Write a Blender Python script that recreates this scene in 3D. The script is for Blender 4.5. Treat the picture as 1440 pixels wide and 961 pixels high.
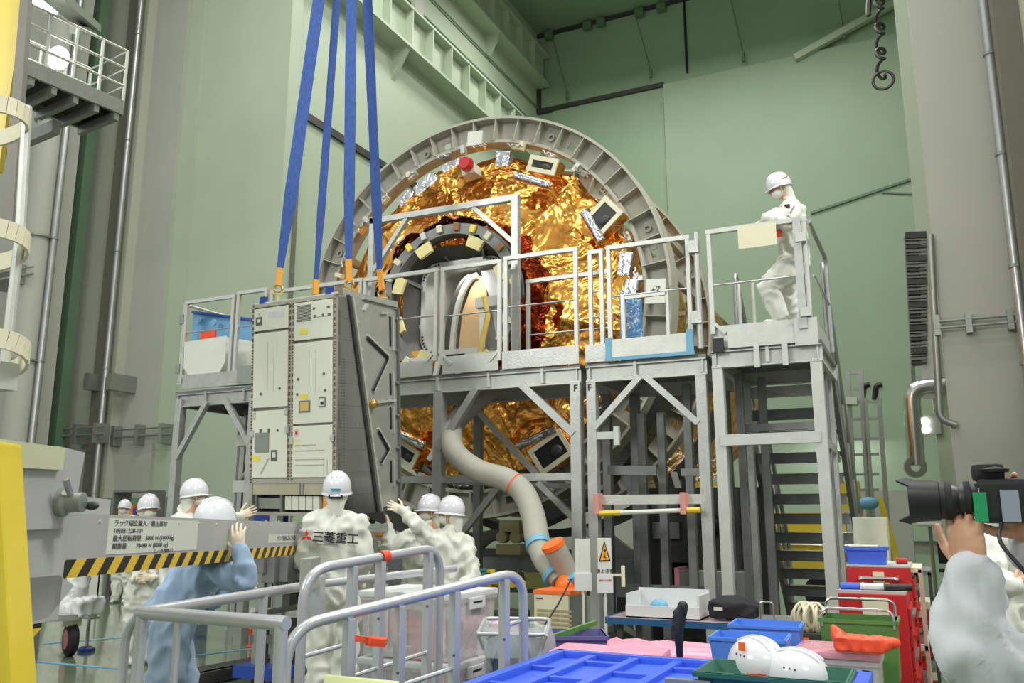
import bpy, bmesh, math, random
from mathutils import Vector, Matrix, noise
from math import sin, cos, pi, radians
random.seed(7)
V = Vector
for o in list(bpy.data.objects): bpy.data.objects.remove(o)
SC = bpy.context.scene; COL = SC.collection

# ---------------------------------------------------------------- camera
FPX = 1210.0; PITCH = math.atan(245/1210.0); YAW = radians(25.58); CAMH = 1.45
cam = bpy.data.objects.new('camera', bpy.data.cameras.new('camera')); COL.objects.link(cam)
cam.location = (0, 0, CAMH); cam.rotation_euler = (pi/2+PITCH, 0, YAW)
cam.data.sensor_width = 36; cam.data.lens = FPX/1440*36; cam.data.clip_start = .05; cam.data.clip_end = 300
SC.camera = cam
# ---------------------------------------------------------------- light
SC.view_settings.view_transform = 'Standard'; SC.view_settings.look = 'None'
SC.view_settings.gamma = 1; SC.view_settings.use_curve_mapping = False
SC.view_settings.exposure = -0.12
w = bpy.data.worlds.new('hall_air'); SC.world = w; w.use_nodes = True
w.node_tree.nodes['Background'].inputs[0].default_value = (.93, 1.0, .93, 1)
w.node_tree.nodes['Background'].inputs[1].default_value = .74
def area(name, loc, sx, sy, energy, col=(1, 1, .95), tgt=None):
    l = bpy.data.lights.new(name, 'AREA'); l.shape = 'RECTANGLE'; l.size = sx; l.size_y = sy; l.energy = energy; l.color = col
    o = bpy.data.objects.new(name, l); COL.objects.link(o); o.location = loc
    if tgt is not None: o.rotation_euler = (V(tgt)-V(loc)).to_track_quat('-Z', 'Y').to_euler()
    return o
for ix, x in enumerate((-15, -9, -3)):
    for iy, y in enumerate((1, 8, 16, 26, 36)):
        area('ceiling_lamp_light', (x, y, 27), 2.2, 1.2, 620)
area('front_hall_light', (-9, -6, 9), 4, 2, 850, (1, .99, .95), (-5, 9, 3))
area('rack_side_fill', (4, 5, 11), 3, 2, 1000, (1, .99, .95), (-5, 7, 2))  # unseen fill added at right to brighten the rack's side panel
area('front_hall_light', (4, -4, 10), 3, 2, 420, (1, .99, .95), (-3, 8, 2))

# ---------------------------------------------------------------- picture-to-place helpers (camera calibration of the photograph)
_fw = V((-sin(YAW)*cos(PITCH), cos(YAW)*cos(PITCH), sin(PITCH))); _rt = V((cos(YAW), sin(YAW), 0)); _up = _rt.cross(_fw)
HD = V((-sin(YAW), cos(YAW), 0)); RT = V((cos(YAW), sin(YAW), 0)); C0 = V((0, 0, CAMH))
def _ray(x, y): return _fw*FPX+_rt*(x-720)-_up*(y-480.5)
def atY(x, y, Y): d = _ray(x, y); return C0+d*(Y/d.y)
def atX(x, y, X): d = _ray(x, y); return C0+d*(X/d.x)
def atZ(x, y, Z): d = _ray(x, y); return C0+d*((Z-CAMH)/d.z)
def at(x, y, D): d = _ray(x, y); return C0+d*(D/d.dot(HD))

# ---------------------------------------------------------------- materials
MATS = {}
def nt(name):
    m = bpy.data.materials.new(name); m.use_nodes = True
    return m, m.node_tree.nodes, m.node_tree.links, m.node_tree.nodes['Principled BSDF']
def srgb(c):
    return tuple((x/12.92 if x <= .04045 else ((x+.055)/1.055)**2.4) for x in [v/255 for v in c])
def mat(name, rgb, rough=.5, metal=0, var=.06, scale=6, bump=0, bscale=40, trans=0, alpha=1, emit=0, coat=0, spec=.5, stretch=None, sss=0):
    """procedural: base colour broken up by object-space noise, optional noise bump"""
    if name in MATS: return MATS[name]
    m, N, L, B = nt(name)
    c = srgb(rgb)
    tc = N.new('ShaderNodeTexCoord'); mp = N.new('ShaderNodeMapping'); L.new(tc.outputs['Object'], mp.inputs[0])
    if stretch: mp.inputs['Scale'].default_value = stretch
    nz = N.new('ShaderNodeTexNoise'); nz.inputs['Scale'].default_value = scale; nz.inputs['Detail'].default_value = 5
    L.new(mp.outputs[0], nz.inputs['Vector'])
    rp = N.new('ShaderNodeValToRGB'); rp.color_ramp.elements[0].position = .3; rp.color_ramp.elements[1].position = .7
    rp.color_ramp.elements[0].color = (*[max(0, v*(1-var)) for v in c], 1); rp.color_ramp.elements[1].color = (*[min(1, v*(1+var)) for v in c], 1)
    L.new(nz.outputs['Fac'], rp.inputs[0]); L.new(rp.outputs[0], B.inputs['Base Color'])
    B.inputs['Roughness'].default_value = rough; B.inputs['Metallic'].default_value = metal
    B.inputs['Specular IOR Level'].default_value = spec
    if trans: B.inputs['Transmission Weight'].default_value = trans
    if alpha < 1: B.inputs['Alpha'].default_value = alpha
    if coat: B.inputs['Coat Weight'].default_value = coat
    if sss:
        B.inputs['Subsurface Weight'].default_value = sss; B.inputs['Subsurface Radius'].default_value = (.01, .004, .002)
    if emit: B.inputs['Emission Color'].default_value = (*c, 1); B.inputs['Emission Strength'].default_value = emit
    if bump:
        n2 = N.new('ShaderNodeTexNoise'); n2.inputs['Scale'].default_value = bscale; n2.inputs['Detail'].default_value = 4
        L.new(mp.outputs[0], n2.inputs['Vector'])
        b = N.new('ShaderNodeBump'); b.inputs['Strength'].default_value = bump; b.inputs['Distance'].default_value = .01
        L.new(n2.outputs['Fac'], b.inputs['Height']); L.new(b.outputs[0], B.inputs['Normal'])
    MATS[name] = m; return m
def foil(name, rgb, rough=.16, bump=1.0, sc=5, dist=.05, dark=None):
    """crinkled metallised film: metallic, faceted voronoi creases"""
    m, N, L, B = nt(name); c = srgb(rgb); d = srgb(dark) if dark else [v*.55 for v in c]
    tc = N.new('ShaderNodeTexCoord')
    wz = N.new('ShaderNodeTexNoise'); wz.inputs['Scale'].default_value = sc*.5; wz.inputs['Detail'].default_value = 3; wz.inputs['Roughness'].default_value = .45; wz.inputs['Distortion'].default_value = 1.6
    L.new(tc.outputs['Object'], wz.inputs['Vector'])
    mx = N.new('ShaderNodeMix'); mx.data_type = 'VECTOR'; mx.inputs[0].default_value = .3
    L.new(tc.outputs['Object'], mx.inputs[4]); L.new(wz.outputs['Color'], mx.inputs[5])
    v1 = N.new('ShaderNodeTexVoronoi'); v1.inputs['Scale'].default_value = sc; L.new(mx.outputs[1], v1.inputs['Vector'])
    ad = N.new('ShaderNodeMath'); ad.operation = 'MULTIPLY_ADD'; L.new(v1.outputs['Distance'], ad.inputs[0]); ad.inputs[1].default_value = .22; L.new(wz.outputs['Fac'], ad.inputs[2])
    b = N.new('ShaderNodeBump'); b.inputs['Strength'].default_value = bump; b.inputs['Distance'].default_value = dist*2
    L.new(ad.outputs[0], b.inputs['Height']); L.new(b.outputs[0], B.inputs['Normal'])
    rp = N.new('ShaderNodeValToRGB'); rp.color_ramp.elements[0].color = (*d, 1); rp.color_ramp.elements[1].color = (*c, 1)
    rp.color_ramp.elements[0].position = .25; rp.color_ramp.elements[1].position = .6
    L.new(wz.outputs['Fac'], rp.inputs[0]); L.new(rp.outputs[0], B.inputs['Base Color'])
    B.inputs['Metallic'].default_value = 1; B.inputs['Roughness'].default_value = rough
    MATS[name] = m; return m
def clearfilm(name, rgb, a=.35, rough=.12):
    """transparent plastic film: mostly see-through with a glossy skin"""
    m, N, L, B = nt(name); c = srgb(rgb)
    B.inputs['Base Color'].default_value = (*c, 1); B.inputs['Roughness'].default_value = rough; B.inputs['Alpha'].default_value = a
    n2 = N.new('ShaderNodeTexNoise'); n2.inputs['Scale'].default_value = 14; n2.inputs['Detail'].default_value = 4
    tc = N.new('ShaderNodeTexCoord'); L.new(tc.outputs['Object'], n2.inputs['Vector'])
    b = N.new('ShaderNodeBump'); b.inputs['Strength'].default_value = .6; b.inputs['Distance'].default_value = .02
    L.new(n2.outputs['Fac'], b.inputs['Height']); L.new(b.outputs[0], B.inputs['Normal'])
    MATS[name] = m; return m
def hazard(name, per=.075, direction=(1, 0, 1)):
    m, N, L, B = nt(name)
    tc = N.new('ShaderNodeTexCoord'); dt = N.new('ShaderNodeVectorMath'); dt.operation = 'DOT_PRODUCT'
    L.new(tc.outputs['Object'], dt.inputs[0]); dt.inputs[1].default_value = direction
    md = N.new('ShaderNodeMath'); md.operation = 'PINGPONG'; L.new(dt.outputs['Value'], md.inputs[0]); md.inputs[1].default_value = per
    gt = N.new('ShaderNodeMath'); gt.operation = 'GREATER_THAN'; L.new(md.outputs[0], gt.inputs[0]); gt.inputs[1].default_value = per*.5
    mx = N.new('ShaderNodeMix'); mx.data_type = 'RGBA'; L.new(gt.outputs[0], mx.inputs[0])
    mx.inputs[6].default_value = (.012, .01, .01, 1); mx.inputs[7].default_value = (.72, .47, .03, 1)
    L.new(mx.outputs[2], B.inputs['Base Color']); B.inputs['Roughness'].default_value = .4
    MATS[name] = m; return m
def floor_mat():
    m, N, L, B = nt('epoxy_floor')
    tc = N.new('ShaderNodeTexCoord')
    n1 = N.new('ShaderNodeTexNoise'); n1.inputs['Scale'].default_value = .35; n1.inputs['Detail'].default_value = 6; L.new(tc.outputs['Object'], n1.inputs['Vector'])
    rp = N.new('ShaderNodeValToRGB'); rp.color_ramp.elements[0].color = (*srgb((88, 98, 82)), 1); rp.color_ramp.elements[1].color = (*srgb((118, 132, 108)), 1)
    L.new(n1.outputs['Fac'], rp.inputs[0]); L.new(rp.outputs[0], B.inputs['Base Color'])
    n2 = N.new('ShaderNodeTexNoise'); n2.inputs['Scale'].default_value = 2.5; L.new(tc.outputs['Object'], n2.inputs['Vector'])
    b = N.new('ShaderNodeBump'); b.inputs['Strength'].default_value = .12; b.inputs['Distance'].default_value = .02; L.new(n2.outputs['Fac'], b.inputs['Height']); L.new(b.outputs[0], B.inputs['Normal'])
    B.inputs['Roughness'].default_value = .13; B.inputs['Coat Weight'].default_value = .3
    return m
def cloth(name, rgb, scale=5.5, dist=.05, rough=.85):
    """soft cloth with long soft folds and fine creases"""
    m, N, L, B = nt(name); c = srgb(rgb)
    tc = N.new('ShaderNodeTexCoord'); mp = N.new('ShaderNodeMapping'); mp.inputs['Scale'].default_value = (1, 1, .55); mp.inputs['Rotation'].default_value = (.3, .5, .2); L.new(tc.outputs['Object'], mp.inputs[0])
    n1 = N.new('ShaderNodeTexNoise'); n1.noise_type = 'RIDGED_MULTIFRACTAL'; n1.inputs['Scale'].default_value = scale; n1.inputs['Detail'].default_value = 2.2; n1.inputs['Distortion'].default_value = .8; L.new(mp.outputs[0], n1.inputs['Vector'])
    b = N.new('ShaderNodeBump'); b.inputs['Strength'].default_value = .75; b.inputs['Distance'].default_value = dist; L.new(n1.outputs['Fac'], b.inputs['Height']); L.new(b.outputs[0], B.inputs['Normal'])
    B.inputs['Base Color'].default_value = (*c, 1); B.inputs['Roughness'].default_value = rough; B.inputs['Sheen Weight'].default_value = .2
    MATS[name] = m; return m
M_floor = floor_mat()
wall_green = mat('green_wall_paint', (176, 188, 166), .55, var=.04, scale=.5)
wall_green2 = mat('green_wall_paint_deep', (142, 164, 137), .55, var=.05, scale=.4)
wall_green3 = mat('green_door_paint', (150, 168, 144), .55, var=.04, scale=.4)
wall_grey = mat('grey_wall_paint', (176, 176, 167), .6, var=.04, scale=.6)
wall_warm = mat('warm_grey_paint', (180, 182, 168), .6, var=.03, scale=.6)
strip_brown = mat('brown_grey_paint', (112, 108, 98), .5, var=.05)
strip_green = mat('dark_green_paint', (96, 122, 98), .45, var=.08, scale=1.2)
alu = mat('brushed_aluminium', (176, 178, 174), .4, .55, .1, 9, .15, 60)
alu_l = mat('light_aluminium', (190, 192, 186), .42, .35, .06, 9, .1, 60)
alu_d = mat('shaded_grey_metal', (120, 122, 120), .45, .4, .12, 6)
steel = mat('polished_steel_tube', (190, 190, 188), .22, .9, .05)
steel_l = mat('satin_steel_tube', (176, 178, 178), .34, .75, .06, 20)
galv = mat('galvanised_steel', (150, 154, 148), .38, .6, .08, 10)
ringm = mat('grey_green_ring_primer', (164, 163, 150), .5, 0, .08, 5, .1, 30)
dkmetal = mat('dark_grey_steel', (68, 68, 64), .5, .4, .2, 4)
black = mat('black_plastic', (22, 22, 24), .45, 0, .2)
blackrub = mat('black_rubber', (30, 30, 30), .8)
white = mat('white_paint', (206, 208, 198), .4, 0, .03)
cream = mat('cream_paint', (214, 208, 180), .45, 0, .04)
whitep = mat('white_plastic', (208, 210, 210), .35, 0, .03)
rackw = mat('rack_off_white', (216, 217, 203), .42, .05, .02)
rackf = mat('rack_frame_metal', (178, 174, 162), .4, .5, .08)
rackside = mat('rack_side_metal', (176, 177, 170), .42, .3, .07, 3, stretch=(1, 1, .2))
gold = foil('gold_film', (250, 184, 92), .23, 1, 2.7, .075, (206, 128, 56))
redfoil = foil('copper_red_film', (140, 56, 30), .24, 1, 7, .06, (90, 26, 18))
silver = foil('silver_film', (226, 226, 232), .2, 1, 8, .02, (170, 170, 178))
yellow = mat('yellow_paint', (214, 190, 52), .4, 0, .05)
yel_lbl = mat('yellow_label', (228, 212, 84), .5, 0, .03)
orange = mat('orange_tape', (238, 110, 40), .5, 0, .05)
redp = mat('red_paint', (186, 32, 36), .35, 0, .06)
redor = mat('red_orange_cloth', (238, 80, 44), .4, 0, .06, bump=.5, bscale=18)
blue_strap = mat('blue_webbing', (50, 82, 150), .75, 0, .2, 60, .6, 140, stretch=(1, 1, .3))
orange_w = mat('orange_webbing', (228, 158, 62), .75, 0, .1, 60, .4, 140)
blue_d = mat('deep_blue_paint', (30, 62, 150), .4, 0, .08)
blue_b = mat('blue_plastic', (62, 98, 214), .36, 0, .05)
blue_l = mat('light_blue_plastic', (88, 138, 226), .36, 0, .05)
blue_film = clearfilm('blue_film', (70, 150, 205), .6)
blue_tape = mat('pale_blue_tape', (104, 162, 192), .5, 0, .06)
glow_blue = mat('clear_blue_glass', (60, 120, 170), .2, 0, .05, alpha=.9)
pink = mat('pink_film', (226, 150, 172), .35, 0, .1, 7, .6, 20)
green_p = mat('green_plastic', (84, 130, 62), .45, 0, .07)
green_d = mat('dark_green_plastic', (34, 92, 74), .45, 0, .05)
olive = mat('olive_paint', (150, 150, 84), .5, 0, .06)
beige = mat('beige_cloth', (206, 172, 128), .65, 0, .05, 3, .2, 8)
tan = mat('tan_leather', (146, 106, 62), .6, 0, .08)
cover_w = cloth('white_coverall_cloth', (210, 211, 201))
cover_g = cloth('white_coat_cloth', (198, 201, 206), 6, .04)
shirt_b = cloth('light_blue_cloth', (146, 168, 196), 6)
jeans = cloth('pale_blue_trousers', (136, 156, 176), 6)
skin = mat('skin', (204, 156, 126), .5, 0, .05, 12, sss=.08)
glove = mat('latex_glove', (224, 208, 184), .55, 0, .04, 20, .2, 60)
hair = mat('black_hair', (26, 22, 20), .5, 0, .2, 50)
helm = mat('white_helmet_shell', (212, 212, 218), .18, 0, .01, coat=.5)
maskm = mat('white_mask_cloth', (212, 212, 202), .8, 0, .03, 30, .3, 60)
ducthose = mat('grey_fabric_duct', (158, 156, 145), .7, 0, .05, 5, .3, 16)
clear = clearfilm('clear_plastic_sheet', (226, 234, 236), .3)
clear_box = clearfilm('translucent_plastic', (226, 222, 224), .34, .25)
film_pink = clearfilm('pink_clear_film', (236, 168, 186), .72, .2)
ink = mat('black_ink', (30, 30, 32), .6); ink_r = mat('red_ink', (200, 40, 40), .6); ink_g = mat('grey_ink', (90, 92, 90), .6)
stripes = hazard('hazard_stripe_tape', .075, (.5, .5, -1))
lampm = mat('lamp_glow', (255, 252, 244), .5, emit=14)

# ---------------------------------------------------------------- mesh helpers
def basis(d, upref=None):
    z = V(d).normalized(); u = V(upref) if upref is not None else (V((0, 0, 1)) if abs(z.z) < .95 else V((0, 1, 0)))
    x = u.cross(z)
    if x.length < 1e-6: x = V((1, 0, 0)).cross(z)
    x.normalize(); return x, z.cross(x), z
class MB:
    def __init__(s): s.v = []; s.f = []
    def add(s, vs, fs):
        n = len(s.v); s.v += [V(p) for p in vs]; s.f += [[n+i for i in f] for f in fs]; return s
    def box(s, c, size, R=None):
        c = V(c); hx, hy, hz = [q/2 for q in size]
        vs = [V((x, y, z)) for x in (-hx, hx) for y in (-hy, hy) for z in (-hz, hz)]
        if R is not None: vs = [R @ p for p in vs]
        return s.add([c+p for p in vs], [(0, 1, 3, 2), (4, 6, 7, 5), (0, 4, 5, 1), (2, 3, 7, 6), (0, 2, 6, 4), (1, 5, 7, 3)])
    def b2(s, lo, hi): return s.box([(lo[i]+hi[i])/2 for i in range(3)], [abs(hi[i]-lo[i]) for i in range(3)])
    def bar(s, p0, p1, w, h=None, up=None):
        p0 = V(p0); p1 = V(p1); h = h or w; x, y, z = basis(p1-p0, up)
        q = []
        for p in (p0, p1):
            for a, b in ((-1, -1), (1, -1), (1, 1), (-1, 1)): q.append(p+x*(a*w/2)+y*(b*h/2))
        return s.add(q, [(3, 2, 1, 0), (4, 5, 6, 7), (0, 1, 5, 4), (1, 2, 6, 5), (2, 3, 7, 6), (3, 0, 4, 7)])
    def chan(s, p0, p1, w, h, t=.012, up=None):
        """I / H section beam: two flanges and a web"""
        p0 = V(p0); p1 = V(p1); x, y, z = basis(p1-p0, up)
        s.bar(p0, p1, t, h-2*t, up)
        for k in (-1, 1): s.bar(p0+y*k*(h/2-t/2), p1+y*k*(h/2-t/2), w, t, up)
        return s
    def tube(s, pts, r, n=10, cap=True, closed=False):
        pts = [V(p) for p in pts]; rs = r if isinstance(r, (list, tuple)) else [r]*len(pts)
        m = len(pts); x = None; idx = len(s.v); vs = []
        for i, p in enumerate(pts):
            if closed: d = pts[(i+1) % m]-pts[i-1]
            else: d = pts[min(i+1, m-1)]-pts[max(i-1, 0)]
            if d.length < 1e-9: d = V((0, 0, 1))
            d.normalize()
            if x is None: x, _, _ = basis(d)
            x = (x-d*x.dot(d))
            if x.length < 1e-6: x, _, _ = basis(d)
            x.normalize(); y = d.cross(x)
            for k in range(n):
                a = 2*pi*k/n; vs.append(p+(x*cos(a)+y*sin(a))*rs[i])
        fs = []
        for i in range(m if closed else m-1):
            j = (i+1) % m
            for k in range(n):
                l = (k+1) % n; fs.append((i*n+k, i*n+l, j*n+l, j*n+k))
        if cap and not closed: fs += [tuple(range(n-1, -1, -1)), tuple((m-1)*n+k for k in range(n))]
        return s.add(vs, fs)
    def lathe(s, prof, c, axis=(0, 0, 1), n=24, a0=0, a1=2*pi, up=None):
        """prof: list of (radius, height along axis)"""
        x, y, z = basis(axis, up); c = V(c); full = abs(a1-a0-2*pi) < 1e-6; m = n if full else n+1; vs = []
        for r, h in prof:
            for k in range(m):
                a = a0+(a1-a0)*k/n; vs.append(c+z*h+(x*cos(a)+y*sin(a))*r)
        fs = []
        for i in range(len(prof)-1):
            for k in range(n):
                l = (k+1) % m; fs.append((i*m+k, i*m+l, (i+1)*m+l, (i+1)*m+k))
        return s.add(vs, fs)
    def ell(s, c, r, R=None, n=14, m=9, zmin=-1, noise_amp=0):
        c = V(c); vs = []; t0 = math.acos(max(-1, min(1, -zmin))) if zmin > -1 else 0
        for i in range(m+1):
            ph = t0+(pi-t0)*i/m
            for k in range(n):
                a = 2*pi*k/n; p = V((sin(ph)*cos(a)*r[0], sin(ph)*sin(a)*r[1], -cos(ph)*r[2]))
                if R is not None: p = R @ p
                vs.append(c+p)
        fs = [(i*n+k, i*n+(k+1) % n, (i+1)*n+(k+1) % n, (i+1)*n+k) for i in range(m) for k in range(n)]
        fs.append(tuple(range(n-1, -1, -1)))
        return s.add(vs, fs)
    def cap(s, p0, r0, p1, r1, n=12):
        """closed tapered capsule"""
        p0 = V(p0); p1 = V(p1); d = p1-p0; L = max(d.length, 1e-5); d = d/L
        pts = []; rs = []
        for k in range(5):
            a = -pi/2+pi/2*k/4.; pts.append(p0+d*sin(a)*r0); rs.append(max(cos(a)*r0, r0*.05))
        for k in range(5):
            a = pi/2*k/4.; pts.append(p1+d*sin(a)*r1); rs.append(max(cos(a)*r1, r1*.05))
        x, y, _ = basis(d); vs = []
        for p, r in zip(pts, rs):
            for k in range(n):
                a = 2*pi*k/n; vs.append(p+(x*cos(a)+y*sin(a))*r)
        m = len(pts)
        fs = [(i*n+k, i*n+(k+1) % n, (i+1)*n+(k+1) % n, (i+1)*n+k) for i in range(m-1) for k in range(n)]
        fs += [tuple(range(n-1, -1, -1)), tuple((m-1)*n+k for k in range(n))]
        return s.add(vs, fs)
    def prism(s, poly, ext):
        """polygon (3-D points) extruded by vector ext"""
        n = len(poly); e = V(ext); ps = [V(p) for p in poly]
        return s.add(ps+[p+e for p in ps], [tuple(range(n-1, -1, -1)), tuple(range(n, 2*n))]+[(k, (k+1) % n, n+(k+1) % n, n+k) for k in range(n)])
    def tri(s, a, b, c): return s.add([a, b, c], [(0, 1, 2)])
    def quad(s, a, b, c, d): return s.add([a, b, c, d], [(0, 1, 2, 3)])
    def T(s, M): s.v = [M @ p for p in s.v]; return s
    def build(s, name, m, parent=None, smooth=False, bevel=0, auto=True, **kw):
        lo = V([min(p[i] for p in s.v) for i in range(3)]); hi = V([max(p[i] for p in s.v) for i in range(3)])
        org = V(((lo.x+hi.x)/2, (lo.y+hi.y)/2, lo.z))
        me = bpy.data.meshes.new(name); me.from_pydata([p-org for p in s.v], [], s.f); me.update()
        bm = bmesh.new(); bm.from_mesh(me); bmesh.ops.recalc_face_normals(bm, faces=bm.faces)
        if bevel:
            es = [e for e in bm.edges if len(e.link_faces) == 2 and e.calc_face_angle(0) > .5]
            bmesh.ops.bevel(bm, geom=es, offset=bevel, segments=2, profile=.7, affect='EDGES', clamp_overlap=True)
        bm.to_mesh(me); bm.free()
        if smooth:
            me.shade_smooth()
            try: me.set_sharp_from_angle(angle=radians(40 if smooth is True else smooth))
            except Exception: pass
        me.materials.append(m); o = bpy.data.objects.new(name, me); COL.objects.link(o)
        put(o, org, parent)
        for k, v in kw.items(): o[k] = v
        return o
WL = {}
def put(o, org, parent):
    o.location = V(org)-(WL[parent.name] if parent is not None else V((0, 0, 0)))
    if parent is not None: o.parent = parent
    WL[o.name] = V(org)
def thing(name, label, cat, loc=(0, 0, 0), group=None):
    o = bpy.data.objects.new(name, None); o.empty_display_size = .1; COL.objects.link(o); o.location = V(loc); WL[o.name] = V(loc)
    o['label'] = label; o['category'] = cat
    if group: o['group'] = group
    return o
def tag(o, label, cat, group=None):
    o['label'] = label; o['category'] = cat
    if group: o['group'] = group
    return o
def struct(mb, name, m, parent=None, **kw):
    o = mb.build(name, m, parent, **kw)
    if parent is None: o['kind'] = 'structure'
    return o
def copy_tree(o, delta, label=None, parent=None):
    c = o.copy(); COL.objects.link(c)
    if parent is None:
        c.location = o.location+V(delta); WL[c.name] = WL[o.name]+V(delta)
        if label: c['label'] = label
    else: c.parent = parent; WL[c.name] = WL[o.name]+V(delta)
    for ch in [q for q in bpy.data.objects if q.parent == o]: copy_tree(ch, delta, None, c)
    return c
def text(body, size, m, o3, xdir, ydir, parent, name='lettering', th=.001, align='CENTER', bold=0, sx=1):
    """flat lettering turned into a mesh; origin o3, baseline along xdir, up along ydir"""
    cu = bpy.data.curves.new('txt', 'FONT'); cu.body = body; cu.size = size; cu.align_x = align; cu.align_y = 'CENTER'; cu.extrude = th; cu.resolution_u = 3; cu.offset = bold
    to = bpy.data.objects.new('txt', cu); COL.objects.link(to)
    dg = bpy.context.evaluated_depsgraph_get(); me = bpy.data.meshes.new_from_object(to.evaluated_get(dg)); me.name = name
    bpy.data.objects.remove(to); bpy.data.curves.remove(cu)
    x = V(xdir).normalized(); z = x.cross(V(ydir)).normalized(); y = z.cross(x)
    R = Matrix((x*sx, y, z)).transposed().to_4x4(); me.transform(R)
    me.materials.clear(); me.materials.append(m); o = bpy.data.objects.new(name, me); COL.objects.link(o); put(o, V(o3), parent); return o
def arcpts(c, u, v, r, a0, a1, n=6):
    c = V(c); return [c+V(u)*(cos(a0+(a1-a0)*k/n)*r)+V(v)*(sin(a0+(a1-a0)*k/n)*r) for k in range(n+1)]
def rounded(pts, r, n=5):
    """polyline with rounded corners"""
    pts = [V(p) for p in pts]; out = [pts[0]]
    for i in range(1, len(pts)-1):
        a, b, c = pts[i-1], pts[i], pts[i+1]; d0 = (a-b); d1 = (c-b); q = min(r, d0.length*.49, d1.length*.49)
        p0 = b+d0.normalized()*q; p1 = b+d1.normalized()*q
        for k in range(n+1):
            t = k/n; out.append(p0*(1-t)**2+b*2*t*(1-t)+p1*t*t)
    out.append(pts[-1]); return out
X = V((1, 0, 0)); Y = V((0, 1, 0)); Z = V((0, 0, 1))
# ================================================================ SETTING
XW = -19.75; YB = 45
struct(MB().b2((-45, -12, -.2), (25, 60, 0)), 'floor', M_floor)
struct(MB().b2((-30, -12, 31), (25, 60, 31.3)), 'ceiling', wall_green2)
# back wall
bw = struct(MB().b2((XW, YB, 7.9), (12, YB+.4, 31)), 'wall_back', wall_green2)
struct(MB().b2((XW, YB-.02, 0), (12, YB+.4, 7.9)), 'wall_back_lower', wall_grey)
struct(MB().b2((XW+1, YB-.12, 8.0), (-11.86, YB, 25.6)), 'door_1', wall_green2)
struct(MB().b2((-11.8, YB-.3, .3), (1.6, YB-.001, 25.7)), 'door_2', wall_green3)
t = MB(); t.b2((XW, YB-.3, 25.6), (-11.8, YB, 25.85)); t.b2((XW, YB-.25, 25.85), (XW+.22, YB, 28.6)); struct(t, 'trim_1', dkmetal)
t = MB(); t.b2((-20.3, YB-.15, 30.75), (2, YB, 30.98)); struct(t, 'trim_2', dkmetal)
struct(MB().b2((-10.5, YB-.12, 26.2), (-10.38, YB, 31)), 'trim_3', black)
struct(MB().b2((-20.25, YB-.15, 28.9), (-20.0, YB-.02, 30.9)), 'trim_4', dkmetal)
# left wall in depth (X = XW), with recessed door head rail and crane beams
struct(MB().b2((XW-.4, 22.9, 0), (XW, YB, 31)), 'wall_left', wall_green)
struct(MB().b2((XW, 22.5, 15.85), (XW+.12, 44.9, 16.15)), 'trim_5', dkmetal)
def crane_girder(z, label, y0):
    g = thing('crane_girder', label, 'girder', (XW, y0, z), 'crane girders on the left wall')
    MB().b2((XW, y0, z), (XW+.9, YB-.2, z+.14)).build('bottom_flange', wall_green, g)
    MB().b2((XW+.38, y0, z+.14), (XW+.46, YB-.2, z+1.9)).build('web', wall_green, g)
    MB().b2((XW, y0, z+1.9), (XW+.9, YB-.2, z+2.02)).build('top_flange', wall_green, g)
    y = y0+1
    while y < YB-1:
        MB().b2((XW+.46, y, z+.14), (XW+.88, y+.08, z+1.9)).build('stiffener', wall_green, g); y += 1.75
    for y in (y0+6, y0+14):
        MB().prism([(XW, y, z), (XW+.8, y, z), (XW, y, z-1.4)], (0, .25, 0)).build('bracket', wall_green, g)
crane_girder(21.6, 'lower green crane girder with ribs along the left wall', 23)
crane_girder(27.2, 'upper green crane girder with ribs under the ceiling at left', 24)
for i, z in enumerate((24.6, 25.9, 29.7, 30.3)):
    pp = MB().tube([(XW+.12, 22.5, z), (XW+.12, YB-.3, z)], .05, 6).build('wall_pipe', strip_green)
    tag(pp, ['lowest of the thin green pipes above the lower crane girder', 'upper of the two thin pipes above the lower crane girder', 'thin green pipe above the upper crane girder', 'topmost thin green pipe just under the ceiling at left'][i], 'pipe')
g = MB().b2((XW, 30.2, 23.7), (XW+.35, 31, 25.7)).build('wall_box', wall_grey); tag(g, 'grey electric box above the lower crane girder', 'box')
# left piers
def pier(name, px0, px1, Yp, m, th=.5, z1=31):
    a = atY(px0, 480, Yp); b = atY(px1, 480, Yp); return struct(MB().b2((a.x, Yp, 0), (b.x, Yp+th, z1)), name, m)
pier('wall_pier_green', 236, 385, 22.3, wall_green, .6)
struct(MB().b2((XW, 22.9, 0), (XW+.22, 23.05, 15.9)), 'trim_7', strip_brown)
pier('wall_pier_grey', 160, 226, 22.0, wall_grey, .8)
a = atY(226, 480, 22.15); struct(MB().b2((a.x-.05, 22.15, 0), (a.x+.9, 22.8, 31)), 'wall_pier_edge', wall_green)
pier('wall_pier_inner', 84, 166, 21.6, wall_warm, .4)
pier('wall_pier_green_strip', 60, 92, 20.6, strip_green, .4)
pier('wall_pier_near', -170, 60, 19.5, wall_grey, .6)
pier('trim_8', 136, 154, 21.4, strip_brown, .15)
struct(MB().b2((-45, 20.5, 0), (atY(-170, 480, 19.5).x+.1, 21, 31)), 'wall_left_outer', wall_grey)
def vpipe(px, Yp, r, m, label, z0=0, z1=30, n=12):
    a = atY(px, 480, Yp); o = thing('wall_pipe', label, 'pipe', (a.x, Yp, z0))
    MB().tube([(a.x, Yp, z0), (a.x, Yp, z1)], r, n).build('pipe_run', m, o, smooth=True)
    z = z0+2.2
    while z < z1: MB().lathe([(r*1.05, 0), (r*1.25, 0), (r*1.25, .06), (r*1.05, .06)], (a.x, Yp, z), n=n).build('clamp', galv, o); z += 4.4
vpipe(60, 19.2, .12, steel_l, 'bright vertical steel pipe beside the dark green strip at far left')
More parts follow.
